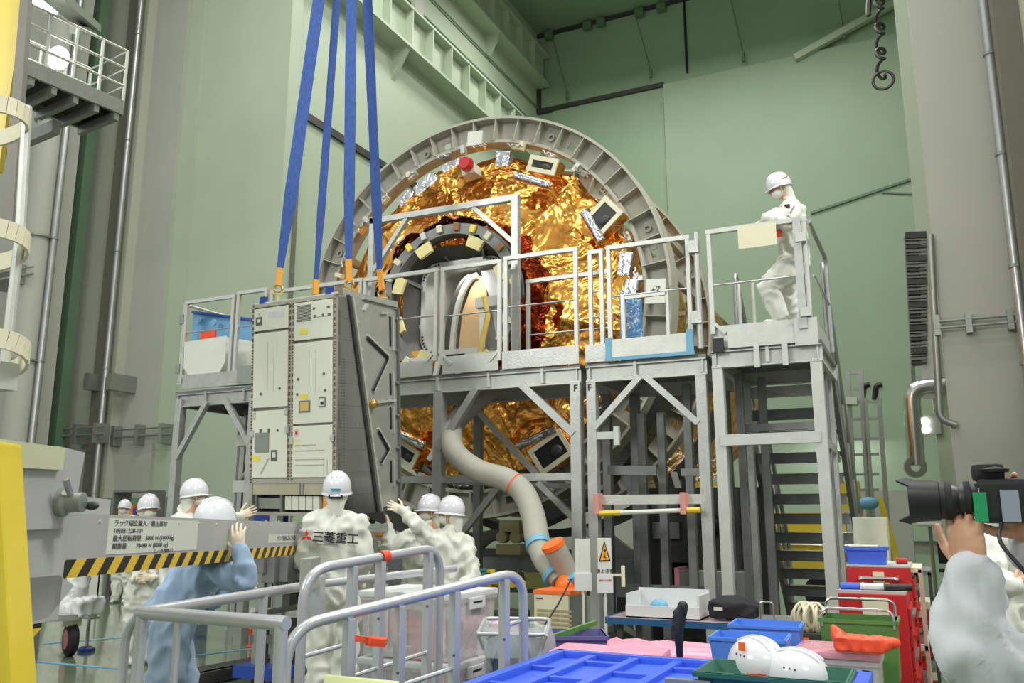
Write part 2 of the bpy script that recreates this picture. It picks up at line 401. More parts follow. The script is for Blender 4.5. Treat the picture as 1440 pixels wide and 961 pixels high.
vpipe(153, 21.2, .1, steel_l, 'thin vertical steel pipe beside the brown strip on the left wall')
vpipe(36, 18.9, .42, wall_grey, 'wide grey vertical duct at the far left edge', n=24)
# dado rails on the left piers
for px0, px1, Yp, py, lab in ((66, 146, 20.9, 615, 'short wall rail on brackets left of the brown strip'), (146, 240, 21.7, 616, 'long wall rail on brackets right of the brown strip'), (-60, 44, 18.4, 404, 'double wall rail high on the far left duct')):
    a = atY(px0, py, Yp); b = atY(px1, py, Yp); z = a.z; o = thing('wall_rail', lab, 'rail', (a.x, Yp, z))
    MB().tube([(a.x, Yp, z), (b.x, Yp, z)], .05, 8).build('tube', galv, o); MB().tube([(a.x, Yp, z+.25), (b.x, Yp, z+.25)], .03, 8).build('tube', galv, o)
    for k in range(3):
        xx = a.x+(b.x-a.x)*(.15+.35*k); MB().b2((xx-.08, Yp-.06, z-.3), (xx+.08, Yp+.5, z+.4)).build('bracket', galv, o)
for px, py in ((124, 537), (156, 537)):
    a = atY(px, py, 21.0); o = MB().b2((a.x-.12, 20.9, a.z-.3), (a.x+.12, 22.02, a.z+.3)).build('pipe_bracket', galv); tag(o, 'grey pipe bracket %s the brown strip on the left wall' % ('left of' if px < 130 else 'right of'), 'bracket')
# dark opening at the base of the left wall, with shelving and a notice board
a = atY(88, 700, 21.3); b = atY(240, 700, 21.3)
struct(MB().b2((a.x, 19.2, 0), (b.x+2.2, 19.25, 2.0)), 'door_3', strip_green)
a = at(195, 705, 16.5)
sh = thing('parts_shelf', 'open shelf with yellow and dark parts behind the far masked worker', 'shelf', (a.x, a.y, 0))
for z in (.5, 1.0, 1.45, 1.9): MB().box((a.x, a.y, z), (.9, .4, .03)).build('shelf_board', alu_d, sh)
for sx in (-.45, .45): MB().box((a.x+sx, a.y, .95), (.04, .4, 1.9)).build('upright', alu_d, sh)
for k in range(8):
    c = [yellow, dkmetal, olive, orange, blue_d][k % 5]
    o = MB().box((a.x-.34+.1*k, a.y-.02, 1.45+.015+.09), (.08, .2, .12+.06*(k % 2))).build('parts_bin', c); o.location.z = 1.466
    tag(o, ('leftmost yellow', 'leftmost dark grey', 'leftmost olive', 'leftmost orange', 'dark blue', 'rightmost yellow', 'rightmost dark grey', 'rightmost olive')[k]+' parts bin on the far left shelf', 'bin', 'bins on the far left shelf')
a = at(133, 715, 15.5); o = MB().box((a.x, a.y, .55), (.7, .04, 1.25)).build('notice_board', white); tag(o, 'white notice board standing behind the lifting beam', 'board')
for sx in (-.3, .3): MB().box((a.x+sx, a.y, .0), (.04, .3, .04)).b2((a.x+sx-.02, a.y-.02, 0), (a.x+sx+.02, a.y+.02, .6)).build('foot', alu_d, o)
# right pier and right wall
pr0 = atY(1303, 260, 14); pr1 = atY(1395, 260, 14)
struct(MB().b2((pr0.x, 14, 0), (1.42, 14.5, 14)), 'wall_pier_right', wall_grey)
struct(MB().b2((atY(1282, 260, 20).x, 20, 0), (1.5, 20.5, 22)), 'wall_pier_right_green', wall_green)
struct(MB().b2((1.42, 13.2, 0), (1.75, 14.5, 14)), 'trim_9', strip_brown)
struct(MB().b2((1.75, 9, 0), (2.6, 13.8, 14)), 'wall_right_panel', wall_warm)
struct(MB().b2((12, 14, 0), (12.4, YB, 31)), 'wall_right_far', wall_green)
struct(MB().b2((1.4, 14.2, 0), (12, 14.6, 31)), 'wall_right_side', wall_grey)
o = thing('wall_pipe', 'bright vertical steel pipe on the right wall beside the grey pier', 'pipe', (1.35, 13.6, 0))
MB().tube([(1.37, 13.7, 0), (1.37, 13.7, 14)], .075, 14).build('pipe_run', steel_l, o, smooth=True)
for z in (1.5, 3.5, 4.9, 6.6, 8.2): MB().lathe([(.07, 0), (.095, 0), (.095, .05), (.07, .05)], (1.37, 13.7, z), n=14).build('clamp', galv, o)
o = thing('wall_rail', 'double wall rail across the grey right pier', 'rail', (.5, 13.9, 4))
zr = atY(1360, 459, 13.9).z
for dz in (0, .1): MB().tube([(.28, 13.88, zr+dz), (1.32, 13.88, zr+dz)], .022, 8).build('tube', galv, o)
for x in (.3, .72, 1.25): MB().b2((x-.04, 13.86, zr-.1), (x+.04, 14, zr+.2)).build('bracket', galv, o)
a = atY(1409, 60, 9.0); a = at(1424, 70, 8.6)
o = thing('door_handle_plate', 'oval grey recessed handle high on the right wall panel', 'handle', a)
MB().ell((1.74, a.y, a.z), (.03, .07, .28), n=16).build('plate', alu_d, o, smooth=True); MB().tube([(1.72, a.y, a.z-.12), (1.66, a.y, a.z-.06), (1.66, a.y, a.z+.06), (1.72, a.y, a.z+.12)], .014, 8).build('grip', alu_l, o)
# slanted braces, wires and fixtures on the back wall
def wallbar(p, q, w, m, name, lab, cat):
    Yp = YB-.3-w/2; a = atY(*p, Yp); b = atY(*q, Yp); o = MB().bar(a, b, w, w).build(name, m); return tag(o, lab, cat)
wallbar((1118, 82), (1262, 2), .35, wall_green, 'slanted_brace', 'upper slanted green brace high on the back wall', 'brace')
wallbar((1140, 300), (1282, 252), .12, strip_green, 'slanted_brace', 'lower slanted green brace on the back wall', 'brace')
wallbar((1240, 271), (1282, 273), .08, strip_green, 'slanted_brace', 'short level green brace at the right pier', 'brace')
for i, (p, q) in enumerate((((762, 0), (797, 128)), ((893, 20), (915, 98)), ((1028, 0), (1045, 75)), ((1180, 0), (1186, 42)))):
    a = atY(*p, YB-.4); b = atY(*q, YB-.4); o = thing('hanging_wire', ['leftmost of the thin wires hanging on the back wall', 'second thin hanging wire from the left on the back wall', 'third thin hanging wire from the left on the back wall', 'short hanging wire above the slanted brace'][i], 'wire', b)
    MB().tube([a, b], .025, 5).build('wire', strip_green, o); MB().tube([b, b-Z*.5], .09, 6).build('hook', strip_green, o)
for i, px in enumerate((772, 826, 845, 899, 930)):
    a = atY(px, 57-(px-744)*.25, YB-.3); o = MB().box(a, (.5, .3, .45)).build('trolley_clamp', strip_green); tag(o, ('leftmost', 'second', 'middle', 'fourth', 'rightmost')[i]+' small clamp on the rail at the top of the back wall', 'clamp', 'clamps on the back wall top rail')
# coiled cable hanging at top right
c = thing('coiled_cable', 'looped dark green cable hanging at the top right', 'cable', atY(1240, 60, 30))
pts = []
for k in range(90):
    t_ = k/89; py = -6+112*t_; x_ = 1236+6*sin(t_*40)+3*t_; a = atY(x_, py+5*cos(t_*40), 30); pts.append(a+Y*(.3*cos(t_*20)))
MB().tube(pts, .06, 6).build('loops', dkmetal, c, smooth=True)
MB().tube([atY(1222, -5, 30), atY(1221, 20, 30), atY(1222, 22, 30)], .09, 6).build('hook_arm', dkmetal, c)
MB().tube(arcpts(atY(1242, 113, 30), X, Z, .33, 0, 2*pi, 16), .05, 6).build('end_loop', dkmetal, c)
# cable rack / exposed slatted tray at the right pier
lt = thing('louvre_stack', 'tall stack of dark louvred cable trays beside the right pier', 'cable tray', atY(1290, 500, 19.8))
for k in range(34):
    py = 334+k*5.4; a = atY(1273+k*.28, py, 19.85); b = atY(1303, py-1, 19.85)
    MB().bar(a, b, .3, .045 if k % 6 else .16).build('slat', alu_d if k % 3 else dkmetal, lt)
MB().bar(atY(1274, 334, 19.85), atY(1285, 540, 19.85), .08, .08).build('upright', alu_d, lt); MB().bar(atY(1303, 334, 19.9), atY(1306, 560, 19.9), .25, .25).build('upright', alu_l, lt)
# silver ventilation duct
d = thing('vent_duct', 'shiny bent steel vent duct hanging by the right pier', 'duct', atY(1290, 660, 17))
pt = rounded([atY(1330, 541, 19.8), atY(1281, 545, 19.8), atY(1289, 655, 19.8)], .5, 8)
MB().tube(pt, .17, 16).build('duct_tube', steel, d, smooth=True)
MB().lathe([(.1, -.05), (.22, -.05), (.22, .05), (.1, .05), (.1, -.05)], atY(1287, 657, 19.7), axis=-Y+X*.3, n=20).build('nozzle', steel, d, smooth=True)
d = MB().tube(rounded([atY(1308, 330, 13.95), atY(1322, 590, 13.95), atY(1345, 598, 13.95)], .3, 6), .05, 10).build('hose', galv, smooth=True); tag(d, 'grey hose running down the left edge of the right pier', 'hose')
# bright doorway lamps at far back right
o = MB().b2((-5.4, YB-.25, 5.6), (-2.0, YB-.1, 6.5)).build('strip_lamp', lampm); tag(o, 'long glowing strip lamp over the far right back door', 'lamp')
a = atY(1301, 604, 19.85)
o = thing('twin_lamp', 'pair of round glowing lamps beside the steel duct', 'lamp', a)
for dz in (0, .17): MB().ell(a+Z*dz, (.1, .06, .07)).build('lamp_glass', lampm, o, smooth=True)
MB().b2((a.x-.02, a.y+.05, a.z-.1), (a.x+.3, a.y+.15, a.z+.3)).build('bracket', galv, o)
area('far_lamp_light', (-3.7, 44, 6), 3, .5, 500, (1, 1, 1), (-3.7, 40, 3))
# cable tray line and scaffold tower far right
o = thing('cable_tray', 'long dark cable tray across the back wall at right', 'cable tray', atY(1215, 540, 30))
MB().bar(atY(1190, 544, YB-.1), atY(1290, 538, YB-.1), .35, .2).build('tray', dkmetal, o)
for px in (1215, 1232):
    MB().tube(rounded([atY(px+8, 541, YB-.3), atY(px, 543, YB-.3), atY(px-2, 562, YB-.3)], .5), .13, 8).build('cable_drop', black, o)
tw = thing('scaffold_tower', 'pale green steel tower frame far behind at right', 'tower', atY(1212, 700, 26))
for px in (1192, 1210, 1216, 1236):
    MB().bar(atY(px, 520 if px < 1212 else 560, 26), V((atY(px, 600, 26).x, 26, .0)), .12).build('post', galv, tw)
for py in (525, 548, 566, 590, 618, 640, 668, 690): MB().bar(atY(1192, py, 26), atY(1236 if py > 556 else 1210, py-1, 26), .07).build('rung', galv, tw)
MB().bar(atY(1190, 565, 26), atY(1206, 565, 26), .5, .2).build('platform', white, tw)
# floor tape and far floor items
for i, (p, q) in enumerate((((20, 928), (172, 941)), ((60, 906), (180, 896)), ((240, 926), (420, 905)))):
    a = atZ(*p, .003); b = atZ(*q, .003); o = MB().bar(a, b, .05, .004).build('floor_tape', blue_tape); tag(o, ['blue tape line on the floor at lower left', 'short blue tape line above the first one on the floor', 'blue tape line on the floor under the lifting beam'][i], 'tape')

# catwalk with lamps, top left
cw = thing('catwalk', 'grey steel catwalk with guard rails high at upper left', 'catwalk', atY(100, 120, 14))
A = atY(28, 88, 13); B = atY(160, 150, 17.5); Bz = A.z
def L3(px, py, t_): return None
zc = 10.8
def cp(px, py): return atZ(px, py, zc)
n0, n1 = cp(22, 88), cp(172, 152); f0, f1 = cp(22, 70), cp(150, 126)
dirc = (n1-n0).normalized(); side = V((-dirc.y, dirc.x, 0))*-1.3
side = V((dirc.y, -dirc.x, 0)); side = side if side.x > 0 else -side
e0, e1 = n0, n1; i0, i1 = n0-side*1.5, n1-side*1.5
MB().prism([e0, e1, i1, i0], (0, 0, .08)).build('deck_grating', dkmetal, cw)
MB().bar(e0, e1, .08, .35).build('edge_beam', galv, cw); MB().bar(i0, i1, .08, .35).build('edge_beam', galv, cw); MB().bar(e1, i1, .08, .35).build('edge_beam', galv, cw)
for zz in (.55, 1.0, 1.45):
    MB().tube([e0+Z*zz, e1+Z*zz, i1+Z*zz, i0+Z*zz], .035, 6).build('guard_rail', alu_l, cw)
for t_ in (0, .25, .5, .75, 1):
    for pq in ((e0, e1), (i0, i1)):
        q = pq[0].lerp(pq[1], t_); MB().tube([q, q+Z*1.45], .04, 6).build('rail_post', alu_l, cw)
for t_ in (.15, .35, .55, .75, .95):
    MB().bar(e0.lerp(e1, t_)-Z*.25, i0.lerp(i1, t_)-Z*.25, .12, .2).build('cross_beam', galv, cw)
q = e0.lerp(e1, .66)-side*1.2; MB().bar(q-Z*.5, q-Z*.5-side*3, .2, .3).build('support_arm', galv, cw)
lp = atZ(82, 112, 10.8); lp = lp-side*.6; dl = (lp-C0).dot(HD); lc = at(82, 82, dl); o = thing('flood_lamp', 'round glowing flood lamp on the catwalk at upper left', 'lamp', V((lc.x, lc.y, 10.88)))
MB().ell(lc, (.27, .2, .27)).build('lamp_glass', lampm, o, smooth=True); MB().tube([V((lc.x, lc.y, 10.88)), lc-Z*.2], .05, 8).build('stem', galv, o)
o = MB().tube([at(42, -6, 17), at(74, 13, 18)], .15, 8).build('tube_lamp', lampm, smooth=True); tag(o, 'long glowing tube lamp at the top left corner', 'lamp')
o = thing('upper_gangway', 'short grey gangway above the catwalk at upper left', 'catwalk', at(100, 30, 17))
MB().bar(at(70, -10, 16), at(127, 38, 20), .5, .18).build('edge_beam', galv, o); MB().bar(at(104, 42, 18.5), at(130, 44, 20), .2, .2).build('bracket', galv, o)
# near yellow mast and safety ladder
ym = thing('yellow_mast', 'tall yellow painted mast at the left edge of the picture', 'mast', at(0, 900, 2.6))
a = at(-30, 600, 2.75); 
yy = MB()
for (x0, y0, x1, y1) in ((-60, 1040, 30, 1040),):
    p = [at(-80, 1100, 2.3), at(24, 1100, 2.3), at(-3, 640, 2.3), at(-3, 620, 2.3), at(-80, 620, 2.3)]
    yy.prism(p, HD*.12)
yy.build('lower_leg', yellow, ym, bevel=.01)
MB().prism([at(-80, 240, 6), at(-2, 240, 6), at(32, 10, 6), at(34, -60, 6), at(-80, -60, 6)], HD*.06).build('upper_boom', yellow, ym)
MB().prism([at(33, -60, 5.97), at(44, -60, 5.97), at(16, 330, 5.97), at(0, 330, 5.97)], HD*.06).build('edge_strip', strip_brown, ym)
ld = thing('safety_ladder', 'pale steel safety ladder cage at the left edge', 'ladder', at(10, 540, 5))
for cy_, tilt in ((170, 1), (345, 1), (500, 1)):
    pts = [at(-40+80*math.cos(q), cy_+28*math.sin(q)*(1 if q > 0 else 1), 5+.25*math.sin(q)) for q in [(-1.35+2.7*k/12) for k in range(13)]]
    m_ = MB()
    for k in range(12): m_.bar(pts[k], pts[k+1], .02, .11)
    m_.build('cage_hoop', cream, ld)
MB().tube([at(38, 150, 5.05), at(28, 330, 5.05), at(5, 530, 5.05)], .03, 8).build('cage_bar', alu_l, ld)
MB().box(at(3, 530, 5), (.12, .12, .16)).build('foot_block', alu_l, ld)
# ================================================================ WORK PLATFORMS (front plane Y = 8)
YP = 8.0; ZD = 2.95
def XP(px, py=550): return atY(px, py, YP).x
def ZP(px, py, Yq=YP): return atY(px, py, Yq).z
def platform(label, x0, x1, depth, m, deckz=ZD, posts=True):
    t = thing('work_platform', label, 'platform', (x0, YP, 0), 'aluminium work platform units')
    MB().b2((x0, YP, deckz-.05), (x1, YP+depth, deckz)).build('deck', alu_d, t)
    for yy in (YP+.03, YP+depth-.03): MB().chan((x0, yy, deckz-.115), (x1, yy, deckz-.115), .07, .16).build('deck_beam', m, t)
    for xx in (x0+.04, x1-.04): MB().chan((xx, YP, deckz-.115), (xx, YP+depth, deckz-.115), .07, .16).build('deck_beam', m, t)
    k = 0; xx = x0+.5
    while xx < x1-.3: MB().b2((xx, YP-.012, deckz-.17), (xx+.03, YP+.04, deckz-.02)).build('stiffener', m, t); xx += .62
    return t
def post(t, x, y, z0, z1, w=.1, m=alu): 
    p = MB().b2((x-w/2, y-w/2, z0), (x+w/2, y+w/2, z1)).build('post', m, t, bevel=.006)
    MB().b2((x-w/2-.012, y-w/2-.012, z0), (x+w/2+.012, y+w/2+.012, z0+.25)).build('post_sleeve', m, p)
    return p
def brace(t, p, q, w=.065, m=alu): return MB().bar(p, q, w, w).build('brace', m, t)
def gate(t, x0, x1, z0, z1, y=YP, mids=(.5,), m=alu_l, r=.019, chamfer=True, name='guard_rail'):
    """tubular guard-rail frame with wires and chamfered feet"""
    g = MB(); c = .1
    g.bar((x0, y, z0), (x0, y, z1), .04); g.bar((x1, y, z0), (x1, y, z1), .04); g.bar((x0-.023, y, z1), (x1+.023, y, z1), .044)
    o = g.build(name, m, t)
    for f_ in mids: MB().tube([(x0, y, z0+(z1-z0)*f_), (x1, y, z0+(z1-z0)*f_)], .009, 6).build('rail_wire', steel_l, o)
    if chamfer: [MB().bar((xa, y, z0+.12), (xb, y, z0), .03).build('corner_brace', m, o) for xa, xb in ((x0, x0+.12), (x1, x1-.12))]
    return o
def toe(t, x0, x1, z0, z1, y=YP-.02, m=alu_l): return MB().b2((x0, y-.012, z0), (x1, y, z1)).build('toe_board', m, t)

# --- left unit
U = platform('leftmost narrow platform unit with blue film panel behind white lattice rack', -8.6, -7.15, 1.3, alu, 3.0)
for x, y in ((-8.52, 8.02), (-7.3, 8.02), (-8.52, 9.2), (-7.3, 9.2)): post(U, x, y, 0, 2.9)
brace(U, (-8.5, 8, 2.15), (-8.05, 8, 2.85)); brace(U, (-7.32, 8, 2.3), (-7.75, 8, 2.85))
brace(U, (-8.5, 9.2, 2.15), (-8.05, 9.2, 2.85)); brace(U, (-7.32, 9.2, 2.3), (-7.75, 9.2, 2.85))
for z in (.9, 1.25): MB().bar((-8.5, 8.02, z), (-7.3, 8.02, z), .06, .08).build('cross_bar', alu, U)
brace(U, (-8.5, 8.02, .9), (-7.9, 8.02, .2)); brace(U, (-7.35, 8.02, 1.2), (-7.75, 8.02, .8))
post(U, -7.82, 8.6, 0, 2.8, .09, alu_d)
MB().b2((-8.45, 7.95, 3.02), (-7.55, 7.97, 3.2)).build('toe_board', alu, U); MB().b2((-7.55, 7.95, 3.02), (-7.15, 7.97, 3.25)).build('corner_plate', galv, U)
gate(U, -8.52, -7.72, 3.1, 4.17, mids=(.62,)); gate(U, -7.64, -7.2, 3.1, 4.2, mids=(.6,))
MB().tube([(-8.56, 8, 3.1), (-8.56, 8, 4.15)], .02, 6).tube([(-8.56, 9.2, 3.1), (-8.56, 9.2, 4.15), (-8.56, 8, 4.15)], .02, 6).build('side_rail', alu_l, U)
for z in (3.95, 3.3): MB().box((-8.58, 8, z), (.07, .06, .12)).build('hinge_block', galv, U)
w0 = MB().prism([(-8.47, 7.97, 3.3), (-8.36, 7.97, 3.18), (-7.86, 7.97, 3.2), (-7.78, 7.97, 3.32), (-7.78, 7.97, 3.66), (-8.49, 7.97, 3.64)], (0, .012, 0)).build('panel', white, U); w0['label'] = 'flat white infill panel of the guard rail'
o = thing('tarpaulin', 'translucent blue sheet hung diagonally in the leftmost platform unit', 'sheet', (-8.4, 8.5, 3.1))
MB().prism([(-8.72, 8.3, 4.13), (-7.05, 8.6, 3.82), (-7.05, 8.6, 3.1), (-8.72, 8.3, 3.1)], (0, .01, 0)).build('film', mat('blue_sheet', (98, 150, 190), .35, 0, .1, 4), o)
MB().bar((-8.72, 8.28, 4.13), (-7.05, 8.58, 3.83), .03, .03).build('hem_bar', blue_d, o)
for k in range(2): MB().lathe([(.0, 0), (.045, 0), (.045, .02), (0, .02)], (-8.58+.28*k, 8.27, 4.0-.06*k), axis=-Y, n=12).build('fitting', blue_tape, o)
MB().prism([(-8.52, 8.25, 3.2), (-8.52, 8.25, 3.82), (-7.45, 8.4, 3.6), (-7.3, 8.4, 3.1)], (0, .01, 0)).build('white_patch', white, o)
o = MB().box((-8.33, 7.99, 3.73), (.26, .03, .2)).build('warning_flag', redor, bevel=.01); o.location += V((0, .22, .0)); tag(o, 'red flag hanging over the white panel of the leftmost platform', 'flag')
# blue triangular jack structure and white shelves beneath the left unit
o = thing('blue_jack_frame', 'slanted deep blue steel leg beneath the leftmost platform', 'frame', (-8.4, 9.8, 0))
MB().prism([(-9.15, 9.8, .9), (-8.5, 9.8, .9), (-7.85, 9.8, 2.75), (-8.45, 9.8, 2.75)], (0, .25, 0)).build('slanted_leg', blue_d, o)
MB().b2((-9.9, 9.7, .95), (-7.2, 10.0, 1.12)).build('blue_beam', blue_d, o); MB().b2((-7.9, 9.7, .0), (-7.6, 9.9, .95)).build('blue_beam', blue_d, o)
MB().b2((-9.9, 9.72, 0), (-9.7, 9.95, .95)).build('blue_beam', blue_d, o)
o = thing('white_shelf_unit', 'white shelves on a light frame beneath the leftmost platform', 'shelf', (-8.0, 9.0, 0))
for z in (1.75, 2.35): MB().b2((-8.25, 8.75, z), (-7.35, 9.1, z+.15)).build('shelf_board', white, o)
for x in (-8.35, -7.4): MB().tube([(x, 8.9, 0), (x, 8.9, 2.7)], .025, 6).build('upright', alu_l, o)
MB().tube([(-8.35, 8.9, 1.85), (-7.85, 8.9, 2.35)], .02, 6).tube([(-7.4, 8.9, 2.1), (-7.8, 8.9, 1.75)], .02, 6).build('diagonal', alu_l, o)
MB().box((-7.75, 8.7, 2.18), (.35, .2, .14)).box((-7.85, 8.68, 2.05), (.06, .06, .2)).build('bracket_box', galv, o)

# --- middle unit
U = platform('long middle platform unit in front of the gold module hatch', -7.1, -3.07, 1.0, alu_l)
for x in (-6.9, -4.72, -3.13):
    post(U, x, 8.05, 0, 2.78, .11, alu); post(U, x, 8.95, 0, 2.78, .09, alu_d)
brace(U, (-4.7, 8.02, 2.15), (-4.25, 8.02, 2.78), .075); brace(U, (-3.15, 8.02, 2.25), (-3.72, 8.02, 2.78), .075)
brace(U, (-4.75, 8.9, 2.7), (-3.75, 8.9, 1.7)); brace(U, (-5.35, 8.9, 2.1), (-4.85, 8.9, 2.75)); brace(U, (-3.8, 8.6, 1.8), (-3.1, 8.6, 1.15)); brace(U, (-4.62, 8.3, 1.2), (-4.1, 8.3, 1.78))
MB().bar((-5.3, 8.05, 1.83), (-3.13, 8.05, 1.83), .06, .075).build('cross_bar', alu, U)
MB().bar((-5.3, 8.05, 1.83), (-3.13, 8.95, 1.75), .05, .05).build('cross_bar', alu_d, U)
for z in (.3, 1.0): MB().bar((-3.13, 8.05, z), (-3.13, 8.95, z), .06).build('cross_bar', alu, U)
toe(U, -5.3, -4.78, 2.95, 3.12); toe(U, -4.65, -3.98, 2.95, 3.14); toe(U, -3.93, -3.07, 2.95, 3.14, m=alu)
gate(U, -5.7, -4.74, 3.1, 4.13, y=7.97); gate(U, -4.66, -3.96, 3.05, 4.13, y=7.97); gate(U, -3.9, -3.1, 3.08, 4.16, y=8.0, chamfer=False)
gate(U, -3.8, -2.86, 3.05, 3.98, y=8.35, mids=(.35,), chamfer=False); gate(U, -7.1, -5.78, 3.1, 4.15, y=8.0)
tf = MB().bar((-5.78, 8.2, 2.95), (-5.78, 8.2, 4.98), .07).bar((-3.88, 8.2, 2.95), (-3.88, 8.2, 4.95), .08).bar((-5.82, 8.2, 4.93), (-3.84, 8.2, 4.92), .07, .07).build('door_frame', alu, U)
MB().bar((-5.76, 8.2, 4.3), (-5.3, 8.2, 4.9), .05).build('corner_brace', alu, tf); MB().bar((-3.9, 8.2, 4.4), (-4.42, 8.2, 4.9), .05).build('corner_brace', alu, tf)
text('F', .1, ink, (-3.12, 7.987, 2.70), X, Z, U)
o = thing('step_frame', 'white open box frame on the deck in front of the hatch', 'frame', (-5.1, 8.5, 2.95))
for x in (-5.45, -4.72):
    MB().bar((x, 8.4, 2.95), (x+.12, 8.4, 3.22), .05).bar((x+.12, 8.4, 3.22), (x+.5, 8.4, 3.22), .05).bar((x+.5, 8.4, 3.22), (x+.45, 8.4, 2.95), .05).build('side_frame', white, o)
MB().b2((-5.3, 8.42, 2.95), (-4.3, 8.8, 3.12)).build('cover', dkmetal, o)
# --- right unit
U = platform('platform unit marked F with blue taped toe board right of the gold module', -3.01, -1.8, 1.3, alu_l)
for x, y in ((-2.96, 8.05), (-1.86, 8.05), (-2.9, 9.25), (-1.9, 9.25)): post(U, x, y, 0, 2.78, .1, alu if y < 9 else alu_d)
brace(U, (-2.93, 8.02, 2.3), (-2.45, 8.02, 2.78), .06); brace(U, (-1.9, 8.02, 2.3), (-2.4, 8.02, 2.78), .06)
for x in (-2.66, -2.45): post(U, x, 8.7, .0, 2.5, .08, alu_d)
post(U, -2.12, 8.5, .4, 2.75, .08, alu_d)
MB().bar((-2.96, 8.03, 2.22), (-2.68, 8.03, 2.22), .05, .07).bar((-2.7, 8.0, 2.12), (-2.7, 8.0, 2.3), .05).build('cross_bar', alu_l, U)
MB().bar((-2.96, 8.03, 1.6), (-1.86, 8.03, 1.6), .06, .09).build('cross_bar', alu_l, U)
MB().bar((-2.1, 8.1, 1.85), (-1.88, 8.1, 1.85), .05, .07).bar((-2.9, 8.3, 1.9), (-2.4, 8.3, 1.88), .05, .09).build('cross_bar', alu_d, U)
MB().bar((-2.9, 8.7, .72), (-1.8, 8.7, .72), .06, .1).bar((-2.96, 8.1, .55), (-2.5, 8.7, .12), .05).build('cross_bar', alu_d, U)
toe(U, -3.0, -2.75, 2.95, 3.13, m=alu); toe(U, -2.75, -1.95, 2.97, 3.16, y=YP-.03)
tb = MB().b2((-2.78, 7.95, 2.95), (-2.72, 7.962, 3.18)).b2((-1.97, 7.95, 2.95), (-1.9, 7.962, 3.19)).b2((-2.785, 7.947, 2.945), (-1.895, 7.965, 2.98)).build('masking_tape', blue_tape, U)
text('F', .1, ink, (-2.97, 7.987, 2.70), X, Z, U)
gate(U, -2.94, -2.82, 3.05, 4.1, mids=(.35, .6), chamfer=False); gate(U, -2.74, -1.93, 3.05, 4.12, mids=(.52,))
g = MB().bar((-2.6, 8.0, 3.05), (-2.6, 8.0, 3.62), .04).bar((-2.6, 8, 3.58), (-2.15, 8, 3.58), .03).bar((-2.15, 8, 3.1), (-2.15, 8, 3.62), .03).build('gate_frame', alu_l, U)
for x, z in ((-1.86, 4.0), (-1.86, 3.3)): MB().box((x, 7.97, z), (.1, .08, .12)).build('hinge_block', alu, U)
MB().tube([(-1.84, 7.98, 3.0), (-1.84, 7.98, 4.15)], .03, 10).build('gate_post', alu, U)
MB().prism([(-2.74, 8.3, 3.25), (-2.74, 8.3, 3.75), (-2.55, 8.3, 3.68), (-2.5, 8.3, 3.62), (-2.5, 8.3, 3.2)], (0, .01, 0)).build('clear_panel', blue_film, U)
o = thing('taped_pole', 'white pole with yellow ends tied with pink straps below the platform', 'pole', (-2.8, 7.9, 1.5))
MB().tube([(-2.85, 7.93, 1.47), (-1.98, 7.93, 1.5)], .022, 10).build('shaft', white, o)
MB().tube([(-2.87, 7.93, 1.47), (-2.66, 7.93, 1.476)], .028, 10).build('grip', yellow, o); MB().tube([(-2.02, 7.93, 1.498), (-1.9, 7.93, 1.5)], .028, 10).build('grip', yellow, o)
for x in (-2.89, -2.05): MB().box((x, 7.96, 1.56), (.05, .14, .2)).build('strap', mat('pale_coral_strap', (206, 140, 132), .6), o, bevel=.01)
# --- stair unit
U = platform('taller stair platform unit at right where the white-suited man stands', -1.75, -.76, 1.35, alu_l, 3.0)
U['group'] = 'aluminium work platform units'
MB().b2((-1.72, 8.02, 3.0), (-.8, 9.3, 3.21)).build('top_step', alu_l, U)
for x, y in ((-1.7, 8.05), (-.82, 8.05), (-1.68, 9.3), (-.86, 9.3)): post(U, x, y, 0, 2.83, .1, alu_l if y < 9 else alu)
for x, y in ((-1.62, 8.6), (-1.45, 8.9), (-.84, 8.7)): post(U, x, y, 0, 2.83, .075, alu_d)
MB().bar((-1.7, 8.02, 2.13), (-.82, 8.02, 2.13), .07, .1).build('cross_bar', alu_l, U); MB().bar((-.82, 8.05, 2.1), (-.84, 9.3, 2.1), .06, .08).build('cross_bar', alu, U)
MB().bar((-1.65, 8.7, 2.3), (-.9, 8.7, 2.3), .05, .07).build('cross_bar', alu_d, U)
toe(U, -1.58, -.98, 2.98, 3.13, y=7.98); toe(U, -.98, -.78, 2.95, 3.2, y=7.97)
MB().b2((-1.72, 7.95, 2.95), (-1.62, 7.98, 3.08)).build('bracket', black, U)
gate(U, -1.72, -.84, 3.13, 4.14, mids=(.47,)); MB().bar((-.9, 7.98, 3.1), (-.9, 7.98, 4.15), .07).build('rail_post', alu, U)
for z in (3.15, 3.85): MB().box((-.87, 7.96, z+.1), (.09, .07, .08)).build('hinge_block', alu_l, U)
MB().tube(rounded([(-.8, 8.02, 4.12), (-.78, 9.25, 4.1), (-.78, 9.28, 3.1)], .1), .022, 8).tube([(-.79, 8.02, 3.6), (-.78, 9.25, 3.6)], .014, 6).build('side_rail', steel_l, U, smooth=True)
MB().tube([(-1.7, 9.3, 3.1), (-1.7, 9.3, 3.95)], .022, 8).tube([(-1.55, 9.3, 3.1), (-1.55, 9.3, 3.95)], .022, 8).build('gate_post', alu_l, U)
for x in (-1.35, -1.1): MB().b2((x, 7.955, 2.78), (x+.05, 7.97, 2.98)).build('latch', alu_l, U)
st = thing('stairway', 'steep aluminium stairs descending away under the right platform', 'stairs', (-1.3, 10.5, 0))
x0, x1 = -1.72, -.84; n = 13; Pt = V((0, 9.35, 2.9)); Pb = V((0, 12.1, .05))
